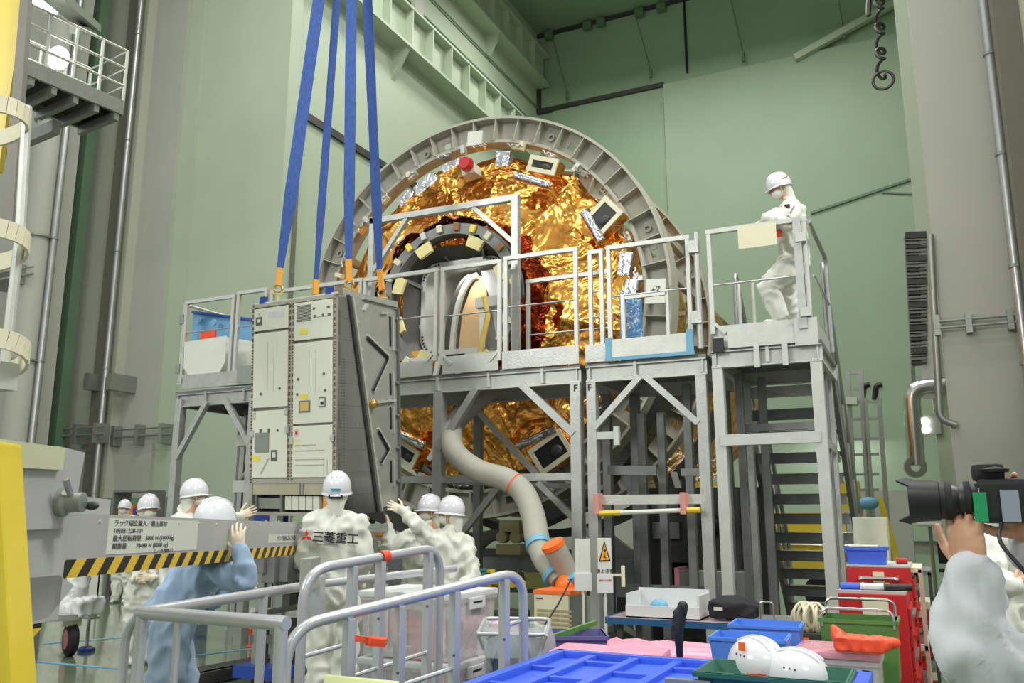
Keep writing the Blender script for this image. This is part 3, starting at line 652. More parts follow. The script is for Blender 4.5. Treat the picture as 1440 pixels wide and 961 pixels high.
for k in range(n):
    t_ = (k+.5)/n; p = Pt.lerp(Pb, t_); MB().b2((x0, p.y-.13, p.z-.03), (x1, p.y+.13, p.z)).b2((x0, p.y-.135, p.z-.12), (x1, p.y-.12, p.z)).build('step', alu_d if k else alu, st)
for x in (x0-.03, x1+.03): MB().bar((x, Pt.y, Pt.z), (x, Pb.y, Pb.z), .05, .2).build('stringer', alu_d, st)
for x in (x0-.02, x1+.02):
    MB().tube(rounded([(x, Pt.y-.05, 3.1), (x, Pt.y-.02, 4.12), (x, Pb.y, 1.1), (x, Pb.y, 0)], .12), .026, 8).build('hand_rail', galv, st, smooth=True)
    MB().tube([(x, Pt.y, 3.5), (x, Pb.y, .62)], .016, 6).build('middle_rail', galv, st)
    for k in range(7): p = Pt.lerp(Pb, k/7.); MB().tube([(x, p.y, p.z), (x, p.y, p.z+1.02)], .016, 6).build('baluster', galv, st)
o = MB().b2((-1.43, 7.93, 3.93), (-1.08, 7.935, 4.15)).build('paper_notice', cream); o.location += V((0, -.0, -.02)); tag(o, 'blank cream paper taped to the stair platform guard rail', 'notice')
# dark machinery under right unit
o = thing('pump_rack', 'dark equipment rack seen between posts under the marked platform', 'rack', (-2.4, 9.8, 0))
MB().b2((-2.85, 9.5, 0), (-1.6, 10.2, 1.75)).build('cabinet', dkmetal, o)
for z in (.35, 1.2, 1.5): MB().b2((-2.8, 9.44, z), (-2.5, 9.5, z+.18)).build('face_plate', alu_d, o)
MB().b2((-2.35, 9.42, .3), (-1.75, 9.5, .75)).build('face_plate', galv, o)
MB().ell((-2.15, 9.45, 1.35), (.12, .06, .12)).build('gauge', black, o, smooth=True)
o = MB().b2((-2.42, 9.05, .62), (-1.75, 9.4, .9)).build('instrument_box', galv, bevel=.01); tag(o, 'grey instrument box with pink cap between the platform posts', 'box')
MB().b2((-2.46, 9.03, .6), (-2.41, 9.42, .92)).build('end_cap', pink, o)
# ================================================================ MODULE with rings
CX, CZ = -5.29, 4.13
mod = thing('spacecraft_module', 'huge gold film covered cylindrical module with round docking port', 'spacecraft', (CX, 10, CZ-2.2))
def ridge(p, s): return noise.ridged_multi_fractal(V(p)*s, .9, 2.1, 4, 1.0, 2.0)
def crumple(me_v, nrm, amp, s, seed=0):
    return [p+n*amp*(ridge(p+V((seed, seed*.7, 0)), s)-1.1) for p, n in zip(me_v, nrm)]
def film_grid(nu, nv, fn, amp, s, seed=0, wrap=True):
    vs = []; ns = []
    for j in range(nv+1):
        for i in range(nu):
            p, n = fn(i/nu, j/nv); vs.append(p); ns.append(n)
    vs = crumple(vs, ns, amp, s, seed)
    fs = [(j*nu+i, j*nu+(i+1) % nu, (j+1)*nu+(i+1) % nu, (j+1)*nu+i) for j in range(nv) for i in range(nu if wrap else nu-1)]
    return MB().add(vs, fs)
RO, YO = 2.18, 9.98; RI, YI = 1.13, 9.62
def cone(u, v):
    a = 2*pi*u; r = RO+(RI-RO)*v; y = YO+(YI-YO)*v
    # flat facets with radial seams every 30 degrees
    fa = ((a+.2) % (pi/6))-pi/12; r_ = r/ max(.9, cos(fa))*.985
    seam = .03*math.exp(-((abs(fa)-pi/12)/.03)**2)
    return V((CX+r_*cos(a), y-seam, CZ+r_*sin(a))), V((.25*cos(a), -1, .25*sin(a))).normalized()
film_grid(420, 90, cone, .06, 1.5).build('front_film', gold, mod, smooth=True)
def body(u, v):
    a = 2*pi*u; return V((CX+2.15*cos(a), 9.98+9.2*v, CZ+2.15*sin(a))), V((cos(a), 0, sin(a)))
film_grid(200, 120, body, .05, 2.2, 3).build('side_film', gold, mod, smooth=True)
def tunnel(u, v):
    a = 2*pi*u; r = 1.19-.13*v+.03*sin(a*9); return V((CX+r*cos(a)+.02, 9.72-.6*v, CZ+r*sin(a))), V((cos(a), -.3, sin(a))).normalized()
film_grid(220, 16, tunnel, .06, 3.4, 9).build('collar_film', redfoil, mod, smooth=True)
# docking port
pt_ = thing('docking_port', 'round grey docking port ring with pale latches and rounded square hatch opening', 'port', (CX+.04, 9.2, CZ-.97))
HC = V((CX+.04, 9.12, CZ-.02))
MB().lathe([(.86, .16), (.86, -.02), (.99, -.02), (.99, .06), (1.02, .06), (1.02, .3)], HC, axis=Y, n=72, up=Z).build('ring', alu_d, pt_, smooth=True)
for k in range(24):
    a = 2*pi*(k+.5)/24; c = HC+V((cos(a), 0, sin(a)))*.94; R = Matrix.Rotation(-a, 3, 'Y')
    MB().box(c-Y*.05, (.1, .04, .07), R).build('latch_block', (cream, alu_l, tan)[(k*7) % 3] if k % 4 else yel_lbl, pt_, bevel=.008)
for a_ in (62, 118, 200, 246, 160, 20): 
    a = radians(a_); c = HC+V((cos(a), 0, sin(a)))*.8; R = Matrix.Rotation(-a, 3, 'Y')
    MB().prism([c+R @ V(q) for q in ((-.09, -.02, -.1), (.05, -.02, -.12), (.1, -.02, 0), (.05, -.02, .12), (-.09, -.02, .1))], (0, .05, 0)).build('guide_petal', mat('pale_yellow_tape', (226, 214, 150), .5), pt_)
# bulkhead cone to a rounded-square hatch frame
def rsq(h, r, n=8):
    out = []
    for q, (sx, sz) in enumerate(((1, 1), (-1, 1), (-1, -1), (1, -1))):
        for k in range(n+1):
            a = pi/2*q+pi/2*k/n; out.append(V((sx*(h-r)+cos(a)*r, 0, sz*(h-r)+sin(a)*r)))
    return out
S = rsq(.56, .22); n = len(S); circ = [V((cos(math.atan2(p.z, p.x)), 0, sin(math.atan2(p.z, p.x))))*.88 for p in S]
b = MB(); b.add([HC+p+Y*.12 for p in circ]+[HC+p*1.1+Y*.42 for p in S], [(k, (k+1) % n, n+(k+1) % n, n+k) for k in range(n)]); b.build('bulkhead', dkmetal, pt_, smooth=True)
b = MB(); L_ = [1.12, 1.12, 1.0, 1.0]; yy_ = [.42, .36, .36, .75]
vs = [HC+p*l+Y*y for l, y in zip(L_, yy_) for p in S]
b.add(vs, [(j*n+k, j*n+(k+1) % n, (j+1)*n+(k+1) % n, (j+1)*n+k) for j in range(3) for k in range(n)]); b.build('hatch_frame', alu_l, pt_, smooth=True)
b = MB(); b.add([HC+p+Y*.75 for p in S]+[HC+p+Y*1.7 for p in S], [(k, (k+1) % n, n+(k+1) % n, n+k) for k in range(n)]+[tuple(n+k for k in range(n))]); b.build('passage_lining', wall_grey, pt_)
for k in range(30):
    a = 2*pi*k/30; p = S[int(k*n/30)]; MB().lathe([(0, 0), (.014, 0), (.014, .012), (0, .012)], HC+p*1.06+Y*.36, axis=-Y, n=6).build('bolt', dkmetal, pt_)
for k in range(8):
    a = radians(18+45*k); c0 = HC+V((cos(a), 0, sin(a)))*.84+Y*.14; c1 = HC+V((cos(a), 0, sin(a)))*.68+Y*.38
    MB().bar(c0, c1, .03, .05).build('gusset', alu_d, pt_)
MB().prism([HC+V(q)+Y*.62 for q in ((-.2, 0, -.56), (.22, 0, -.56), (.22, 0, .42), (.1, 0, .46), (-.02, 0, .3), (-.14, 0, 0))], (0, .04, 0)).build('hatch_curtain', beige, pt_)
cp_ = [HC+V((.1-.36*cos(t_), 0, -.55+1.0*sin(t_)))+Y*.58 for t_ in [pi/2*k/14 for k in range(15)]]
MB().tube(cp_, .045, 8).build('curtain_track', alu_l, pt_, smooth=True)
MB().tube([p+Y*.1+V((-.12, 0, .02)) for p in cp_], .06, 8).build('cable_bundle', dkmetal, pt_, smooth=True)
MB().prism([HC+V(q)+Y*.56 for q in ((.16, 0, .5), (.55, 0, .5), (.55, 0, -.55), (.42, 0, -.55), (.3, 0, .1))], (0, .05, 0)).build('white_drape', whitep, pt_)
MB().b2((HC.x+.28, 9.3, HC.z-.1), (HC.x+.6, 9.55, HC.z+.04)).build('instrument_box', white, pt_, bevel=.02)
MB().b2((HC.x+.32, 9.35, HC.z-.6), (HC.x+.4, 9.42, HC.z-.1)).build('support_leg', alu_l, pt_)
MB().b2((HC.x-.58, 9.2, HC.z-.75), (HC.x-.4, 9.3, HC.z-.6)).build('orange_pouch', orange_w, pt_)
MB().tube([HC+V((.5, -.1, -.75)), HC+V((.62, -.12, -.3)), HC+V((.56, -.1, -.05))], .035, 8).build('yellow_hose', mat('pale_yellow_hose', (206, 176, 90), .5), pt_, smooth=True)
l_ = area('hatch_fill_light', HC+V((-.1, .5, .45)), .5, .3, 9, (1, .97, .9), HC+V((0, .8, -.4)))  # fill light added inside the hatch to brighten its interior
# equipment boxes round the rim: framed windows with rolls of silver film
def at_rim(px, py, Yq=9.86): return atY(px, py, Yq)
def eqbox(px, py, w, h, rot, roll=True, win=True, m=cream):
    c = at_rim(px, py, 9.72); R = Matrix.Rotation(-radians(rot), 3, 'Y')
    u = MB().box(c, (w, .22, h), R).build('equipment_box', gold if win else m, mod, bevel=.01)
    if win:
        f_ = MB()
        for q, s_ in (((0, -.12, h/2-.03), (w, .03, .06)), ((0, -.12, -h/2+.03), (w, .03, .06)), ((-w/2+.03, -.12, 0), (.056, .026, h-.118)), ((w/2-.03, -.12, 0), (.056, .026, h-.118))): f_.box(c+R @ V(q), s_, R)
        f_.build('window_frame', cream, u); MB().box(c+R @ V((0, -.112, 0)), (w-.1, .01, h-.1), R).build('window', black, u)
        MB().ell(c+R @ V((w*.14, -.12, -h*.08)), (w*.16, .03, h*.2), R).build('lens', dkmetal, u, smooth=True)
    return c, R
def roll(px0, py0, px1, py1, r=.06, Yq=9.6, m=None): MB().tube([at_rim(px0, py0, Yq), at_rim(px1, py1, Yq)], r, 12).build('film_roll', m or silver, mod, smooth=True)
eqbox(768, 237, .42, .22, -20); eqbox(853, 308, .34, .4, -48); eqbox(780, 637, .5, .36, 32); eqbox(578, 640, .36, .26, -30)
roll(725, 247, 775, 262); roll(822, 298, 846, 340, .07); roll(560, 610, 598, 628); roll(728, 628, 782, 603, .055)
eqbox(603, 262, .36, .16, 32, win=False, m=silver); eqbox(575, 282, .25, .12, 36, win=False, m=silver); eqbox(640, 236, .3, .1, 18, win=False, m=silver)
eqbox(663, 242, .2, .14, 8, win=False, m=white)
MB().lathe([(0, .1), (.08, .1), (.1, 0), (.09, -.02), (0, -.02)], at_rim(657, 232, 9.55), axis=-Y, n=16).build('red_lens_cap', redp, mod, smooth=True)
MB().box(at_rim(709, 225, 9.7), (.2, .1, .2), Matrix.Rotation(.15, 3, 'Y')).build('silver_flap', silver, mod)
MB().prism([at_rim(546, 400, 9.5), at_rim(560, 396, 9.5), at_rim(575, 412, 9.5), at_rim(556, 418, 9.5)], (0, .03, 0)).build('silver_flap', silver, mod)
for px, py in ((880, 372), (888, 410)): MB().box(at_rim(px, py, 9.75), (.16, .1, .3), Matrix.Rotation(.2, 3, 'Y')).build('silver_flap', silver, mod, bevel=.01)

# ---- transport rings
def ring(Yr, label, R=2.72, Ri=2.36, d=.16):
    t = thing('transport_ring', label, 'ring', (CX, Yr, CZ-R), 'ribbed transport rings')
    MB().lathe([(R-.035, -d), (R, -d), (R, d), (R-.035, d), (R-.035, -d)], (CX, Yr, CZ), axis=Y, n=144, up=Z).build('outer_flange', ringm, t, smooth=30)
    MB().lathe([(Ri, -d*.7), (Ri+.04, -d*.7), (Ri+.04, d*.7), (Ri, d*.7), (Ri, -d*.7)], (CX, Yr, CZ), axis=Y, n=144, up=Z).build('inner_flange', ringm, t, smooth=30)
    nb = 48
    for k in range(nb):
        a = 2*pi*k/nb; a1 = 2*pi*(k+1)/nb; c = V((cos(a), 0, sin(a)))
        MB().bar(V((CX, Yr-.07, CZ))+c*(Ri+.02), V((CX, Yr-.07, CZ))+c*(R-.02), .16, .014, up=(-sin(a), 0, cos(a))).build('rib', ringm, t)
        am = (a+a1)/2; hole = k % 6 == 1; m_ = MB()
        if not hole: m_.lathe([(Ri, 0), (R-.01, 0), (R-.01, .015), (Ri, .015)], (CX, Yr, CZ), axis=Y, n=3, a0=a-0, a1=a1, up=Z)
        def pp(r, an): return V((CX+r*cos(an), Yr, CZ+r*sin(an)))
        m_ = MB()
        if hole:
            r0, r1 = Ri+.13, R-.14; b0, b1 = a+(a1-a)*.35, a+(a1-a)*.65
            for q in ((Ri, r0, a, a1), (r1, R-.01, a, a1), (r0, r1, a, b0), (r0, r1, b1, a1)): m_.prism([pp(q[0], q[2]), pp(q[1], q[2]), pp(q[1], q[3]), pp(q[0], q[3])], (0, .015, 0))
        else: m_.prism([pp(Ri, a), pp(R-.01, a), pp(R-.01, a1), pp(Ri, a1)], (0, .015, 0))
        m_.build('web_panel', ringm, t)
        if k % 6 == 2: MB().lathe([(.05, 0), (.05, .02), (.03, .02), (.03, 0)], pp((Ri+R)/2, am)-Y*.02, axis=-Y, n=14).build('boss', ringm, t)
        if k % 3 == 0: MB().box(pp(Ri-.05, am)-Y*.14, (.12, .08, .06), Matrix.Rotation(-am, 3, 'Y')).build('clamp', (cream, orange_w, alu_l)[k % 3 if k % 2 else 2], t)
    return t
r1 = ring(9.95, 'nearer ribbed grey transport ring around the gold module')
r2 = ring(12.0, 'farther ribbed grey transport ring showing behind the nearer one at right')
for px, py, w, h in ((668, 195, .22, .2), (922, 410, .24, .3)):
    c = atY(px, py, 9.62); MB().box(c, (w, .03, h), Matrix.Rotation(.08, 3, 'Y')).build('card', white, r1)
text('+Z', .1, ink, atY(922, 408, 9.59), X, Z, r1)
for k in range(26):
    a = 2*pi*(k+.3)/26; r_ = 2.29; c = V((CX+r_*cos(a), 9.82, CZ+r_*sin(a))); R = Matrix.Rotation(-a, 3, 'Y'); q_ = thing if 0 else None
    m_ = MB().box(c, (.06, .08, .12), R); u = m_.build('tensioner', (alu_l, cream, orange_w, alu_d)[k % 4], r1)
    MB().tube([c+R @ V((.02*sin(j*1.9), -.06, -.12+.03*j)) for j in range(9)], .012, 5).build('spring', steel_l, u)
# tie bars between rings and struts at right
for a_ in (8, 25, 155, 172, -20, -160):
    a = radians(a_); MB().bar((CX+2.55*cos(a), 10, CZ+2.55*sin(a)), (CX+2.55*cos(a), 12, CZ+2.55*sin(a)), .1).build('tie_bar', ringm, r1)
# ---- cradle under the rings
cr = thing('module_cradle', 'dark grey cradle carrying the rings under the gold module', 'cradle', (CX, 11, 0))
for Yr in (9.7, 12.3):
    MB().lathe([(2.78, 0), (3.2, 0), (3.2, .12), (2.78, .12), (2.78, 0)], (CX, Yr, CZ), axis=Y, n=40, a0=pi*1.12, a1=pi*1.88, up=Z) if False else None
    pts = [V((CX+2.95*cos(a), Yr, CZ+2.95*sin(a))) for a in [pi*(1.14+.72*k/24) for k in range(25)]]
    m_ = MB()
    for k in range(24): m_.bar(pts[k], pts[k+1], .12, .36, up=Y)
    m_.build('curved_saddle', dkmetal, cr)
    MB().b2((CX-2.9, Yr-.08, .55), (CX+2.9, Yr+.08, .95)).build('cross_beam', alu_d, cr)
    for x in (-2.6, -1.2, 0, 1.2, 2.6): MB().b2((CX+x-.09, Yr-.09, 0), (CX+x+.09, Yr+.09, .6)).build('leg', dkmetal, cr)
    for s_ in (-1, 1):
        MB().bar((CX+s_*2.6, Yr, .9), (CX+s_*2.1, Yr, 2.0), .14).build('strut', alu_d, cr); MB().bar((CX+s_*1.3, Yr, .9), (CX+s_*.8, Yr, 1.25), .14).build('strut', alu_d, cr)
for s_ in (-1, 1):
    MB().b2((CX+s_*2.8-.12, 9.5, .5), (CX+s_*2.8+.12, 12.5, .95)).build('side_beam', olive if s_ < 0 else alu_d, cr)
    for yy in (10.3, 11, 11.7): MB().bar((CX+s_*2.6, yy, .9), (CX+s_*2.2, yy+.4, 2.0), .1).build('strut', alu_d, cr)
MB().b2((CX-.6, 9.4, .62), (CX+1.9, 9.55, .8)).build('olive_panel', olive, cr)
for x in (-.12, .75): 
    c = V((CX+x, 9.45, 1.0)); m_ = MB().b2(c-V((.16, .08, .0)), c+V((.16, .08, .12)))
    for sx in (-.09, .09): m_.lathe([(0, -.06), (.07, -.06), (.07, .06), (0, .06)], c+V((sx, -.02, .2)), axis=Y, n=14)
    m_.b2(c+V((-.13, -.05, .26)), c+V((.13, .05, .4))); m_.build('roller_block', mat('khaki_cast_metal', (150, 142, 104), .5, .2), cr, smooth=True)
# far gold block and yellow machine behind the stairs
ym2 = thing('yellow_lift_truck', 'large yellow machine half hidden behind the stairs', 'machine', (-2.2, 14.5, 0))
MB().b2((-3.6, 14.3, .55), (-1.2, 14.9, 1.0)).build('chassis_beam', yellow, ym2); MB().b2((-2.6, 14.2, 1.05), (-1.2, 14.5, 1.5)).build('upper_beam', yellow, ym2)
MB().b2((-3.6, 14.3, 1.1), (-3.2, 14.8, 2.0)).build('mast', yellow, ym2); MB().bar((-3.3, 14.3, 1.9), (-2.4, 14.3, 1.2), .2).build('boom', yellow, ym2)
for x in (-3.2, -1.6): MB().lathe([(0, -.15), (.28, -.15), (.28, .15), (0, .15)], (x, 14.5, .29), axis=Y, n=20).build('wheel', blackrub, ym2)
o = MB().b2((-2.9, 13.0, .5), (-2.1, 13.1, 1.3)).build('blue_sheet', blue_d); o.location.z = 0; tag(o, 'dark blue sheet panel behind the right platform posts', 'panel')
# ================================================================ HANGING RACK
RM = Matrix(((0.998, 0.069, 0.009), (-0.069, 0.995, -0.073), (-0.014, 0.072, 0.997))); RO_ = V((-5.78, 6.376, 1.456))
M4 = Matrix.Translation(RO_) @ RM.to_4x4()
def W(u, v, w): return RO_+RM @ V((u, v, w))
rk = thing('equipment_rack', 'tall off-white equipment rack hanging from four blue slings', 'rack', W(.5, .4, 0))
def rb(mb, name, m, parent=rk, **k): return mb.T(M4).build(name, m, parent, **k)
rb(MB().b2((.0, .02, .33), (1.05, .86, 1.99)), 'rack_body', rackf)
fr = MB().b2((0, -.01, .0), (.03, .03, 2)).b2((1.02, -.01, 0), (1.05, .03, 2)).b2((.48, -.008, .33), (.54, .03, 1.97)).b2((0, -.01, 1.965), (1.05, .03, 2.0)).b2((0, -.01, .29), (1.05, .03, .335))
for q in (((0, .0, .0), (.03, .86, .05)),): fr.b2(*q)
rb(fr, 'front_frame', rackf)
rb(MB().b2((.03, -.004, .19), (1.02, .03, .29)), 'lower_rail', mat('beige_rail', (178, 172, 148), .45, .2))
rb(MB().b2((.03, -.006, .19), (.035, .03, .29)).b2((.62, -.008, .19), (.635, 0, .29)).b2((.66, -.008, .19), (.675, 0, .29)), 'rail_mark', alu_d)
rb(MB().b2((0.0, .1, 0), (1.05, .86, .33)), 'lower_cavity_back', dkmetal); rb(MB().b2((0, 0, 0), (1.05, .3, .03)), 'bottom_sill', rackf)
rb(MB().b2((.08, .02, .06), (.36, .12, .16)), 'lower_drawer', galv); rb(MB().b2((.06, .0, .03), (.08, .1, .2)).b2((.38, 0, .03), (.4, .1, .2)), 'cavity_bracket', alu_d)
for k in range(5): rb(MB().b2((.42+.085*k, .02, .05), (.495+.085*k, .1, .175)), 'module_box', rackw, bevel=.004)
rb(MB().tube([(.4+.05*k, .03, .2+.03*sin(k*2.1)) for k in range(12)], .01, 6), 'cable_loom', black, smooth=True)
rb(MB().b2((.88, .02, .02), (.93, .1, .2)), 'orange_fitting', orange_w)
doors = [((.035, 1.735), (.475, 1.95), 'door'), ((.035, 1.0), (.475, 1.71), 'door'), ((.035, .345), (.475, .97), 'door'),
         ((.545, 1.60), (1.015, 1.955), 'door'), ((.545, .83), (1.015, 1.575), 'door'), ((.545, .345), (1.015, .81), 'door')]
DO = []
for (a0, b0), (a1, b1), nm in doors: DO.append(rb(MB().b2((a0, -.022, b0), (a1, .0, b1)), nm, rackw, bevel=.005))
lab = lambda u0, w0, u1, w1, m, name, par, dy=.025: rb(MB().b2((u0, -dy, w0), (u1, -.02, w1)), name, m, par)
# grille, connector plates, yellow labels, meters
for k in range(12): lab(.585, 1.775+.013*k, .76, 1.782+.013*k, ink_g, 'grille_slot', DO[3])
lab(.79, 1.80, .98, 1.93, rackw, 'connector_plate', DO[3], .03)
for u, w in ((.79, 1.87), (.96, 1.87), (.8, 1.8), (.9, 1.8), (.97, 1.8)): lab(u, w, u+.025, w+.02, ink_g, 'connector', DO[3], .034)
for u, w, dw, par in ((.62, 1.655, .05, 3), (.63, 1.055, .045, 4)): lab(u, w, u+.1, w+dw, yel_lbl, 'yellow_label', DO[par])
lab(.62, .93, .76, 1.04, alu_d, 'gauge_frame', DO[4]); lab(.64, .945, .74, 1.025, mat('amber_screen', (206, 176, 104), .4), 'gauge_face', DO[4], .03)
lab(.86, .97, .94, 1.06, ink_g, 'dial_plate', DO[4]); lab(.87, .98, .93, 1.05, rackw, 'dial_face', DO[4], .027); lab(.885, .99, .92, 1.02, ink, 'dial_mark', DO[4], .029)
lab(.06, 1.79, .14, 1.87, ink_g, 'round_vent', DO[0]); lab(.08, 1.82, .12, 1.85, rackw, 'round_vent_core', DO[0], .028); lab(.22, 1.85, .43, 1.91, mat('pale_violet_label', (206, 206, 214), .5), 'name_plate', DO[0], .0235)
lab(.08, .585, .25, .765, galv, 'access_panel', DO[2], .035)
for u in (.135, .24): lab(u, .765, u+.02, .8, ink_g, 'latch_pin', DO[2], .03)
lab(.28, .5, .36, .6, ink_g, 'round_vent', DO[2]); lab(.3, .53, .34, .58, rackw, 'round_vent_core', DO[2], .028); lab(.04, .5, .14, .55, yel_lbl, 'yellow_label', DO[2])
rb(MB().prism([(.14, -.024, .38), (.16, -.024, .38), (.26, -.024, .52), (.24, -.024, .52)], (0, .003, 0)), 'diagonal_groove', rackf, DO[2])
for w_ in (.45, .5, .58, .63): lab(.58, w_, .93-.1*(w_ > .6), w_+.008, rackf, 'raised_bead', DO[5], .0235)
for u in (.92, .96): lab(u, .36, u+.006, .5, rackf, 'raised_bead', DO[5], .0235)
for k in range(10): lab(.56+.018*(k % 5), .62+.05*(k//5), .568+.018*(k % 5), .64+.05*(k//5), yel_lbl, 'yellow_tick', DO[5], .0235)
lab(.57, .72, .62, .78, mat('pale_pink_label', (214, 176, 160), .5), 'label', DO[5]); lab(.585, .735, .605, .76, redp, 'red_dot', DO[5], .028)
for par, us, ws in ((1, (.22, .3), (1.15, 1.62)), (4, (.74, .82), (1.1, 1.5))):
    for u in us: lab(u, ws[0], u+.004, ws[1], rackf, 'door_bead', DO[par], .0235)
for u, w, par in ((.14, 1.13, 1), (.38, 1.17, 1), (.61, 1.24, 4), (.92, 1.27, 4), (.6, 1.1, 4), (.935, 1.12, 4), (.36, .78, 2)):
    rb(MB().lathe([(0, 0), (.013, 0), (.013, .006), (0, .006)], (u, -.022, w), axis=-Y, n=10), 'quarter_turn', ink_g, DO[par])
for u, w, par in ((.04, .93, 2), (.45, .95, 2), (.02, .76, 2), (.46, .78, 2), (.52, .68, 5), (1.0, .69, 5)): lab(u, w-.03, u+.035, w+.03, alu_l, 'hinge', DO[par], .035)
text('-Z', .02, ink_g, W(.1, -.024, 1.9), RM @ X, RM @ Z, DO[0])
m_ = MB()
for u in (.012, .49, .53, 1.035):
    for k in range(58):
        w = .33+k*.0285+(.006*sin(k*3.3)); m_.box((u, -.012, w), (.012, .012, .012))
o = rb(m_, 'fastener_row', mat('dull_brown_fastener', (118, 84, 72), .5, .4)); o['kind'] = 'stuff'
m_ = MB()
for k in range(44):
    for v in (.06, .1): m_.box((1.052, v, .2+k*.028), (.004, .008, .01))
o = rb(m_, 'side_rivet', ink_g); o['kind'] = 'stuff'
# side panel and truss adapter
rb(MB().b2((1.046, 0, .0), (1.05, .86, 1.98)), 'side_panel', rackside)
for k in range(9): rb(MB().b2((1.05, .02, .18+.2*k), (1.0515, .5, .184+.2*k)), 'panel_seam', alu_d)
for w0, w1 in ((1.62, 1.85), (1.35, 1.55), (.78, .95), (.4, .55)): rb(MB().b2((1.05, .03, w0), (1.054, .055, w1)), 'vent_slot', ink_g)
def SPt(px, py):
    v = (px-474)/84*.877; yt = 413+18*(v/.877); return v, 2-(py-yt)/290*2
ad = rb(MB().prism([(1.075, *SPt(490, 417)), (1.075, *SPt(556, 434)), (1.075, .86, .1), (1.075, *SPt(530, 712))], (-.02, 0, 0)), 'truss_adapter', mat('machined_plate', (176, 177, 168), .3, .5, .06)); 
def sl(pts, w, m, nm='edge_flange', d=1.085):
    for a, b in zip(pts[:-1], pts[1:]): rb(MB().bar((d, *SPt(*a)), (d, *SPt(*b)), .02, w, up=X), nm, m, ad)
sl([(487.5, 415), (528, 714)], .03, dkmetal, 'dark_edge_strip', 1.06); sl([(491, 417), (531.5, 714)], .022, alu_l)  # dark strip along the slanted edge of the adapter plate
sl([(511.6, 471), (543.5, 503), (520.5, 551)], .022, alu_l, 'rib'); sl([(511, 475), (541, 505), (519, 548)], .012, black, 'rib_gap', 1.092)
sl([(527, 601), (543.5, 632), (531.5, 651)], .022, alu_l, 'rib'); sl([(527, 605), (541, 633), (530, 648)], .012, black, 'rib_gap', 1.092)
for a, b in ((446, 489), (527, 558), (575, 606), (649, 680)): sl([(545.5, a), (546, b)], .012, black, 'slot', 1.078); sl([(549, a), (549.5, b+6)], .02, alu_l, 'slot_flange')
sl([(556, 434), (557.5, 712)], .04, alu_d); sl([(523, 565), (551, 566)], .05, alu_l, 'cross_lug'); sl([(507, 437), (512, 428)], .02, alu_l, 'rib'); sl([(530, 441), (540, 441)], .04, alu_l, 'block'); sl([(505, 420), (554, 432)], .04, alu, 'top_plate')
for k in range(7): 
    p = SPt(498+5*k, 452+38*k); rb(MB().lathe([(0, 0), (.018, 0), (.018, .02), (0, .02)], (1.075, *p), axis=X, n=10), 'bolt', alu_l, ad)
for k in range(6):
    p = SPt(555, 450+46*k); rb(MB().lathe([(0, 0), (.016, 0), (.016, .02), (0, .02)], (1.085, *p), axis=X, n=10), 'bolt', galv, ad)
rb(MB().ell((1.11, *SPt(516, 566)), (.05, .045, .045), n=12), 'pivot_knob', mat('brass', (190, 150, 84), .3, .8), ad, smooth=True)
text('R', .05, ink, W(1.1, SPt(540, 566)[0]-.02, SPt(540, 566)[1]), RM @ Y, RM @ Z, ad)
rb(MB().prism([(1.0, .14, 1.96), (1.07, .86, 1.96), (1.07, .86, 2.04), (1.0, .14, 2.06)], (.02, 0, 0)), 'top_rail', alu, ad)
rb(MB().b2((.02, 0, 2.0), (1.05, .02, 2.015)), 'top_strip', white)
for u in (.12, .95): rb(MB().b2((u-.03, -.01, 2.0), (u+.03, .04, 2.07)), 'blue_stop', blue_d)
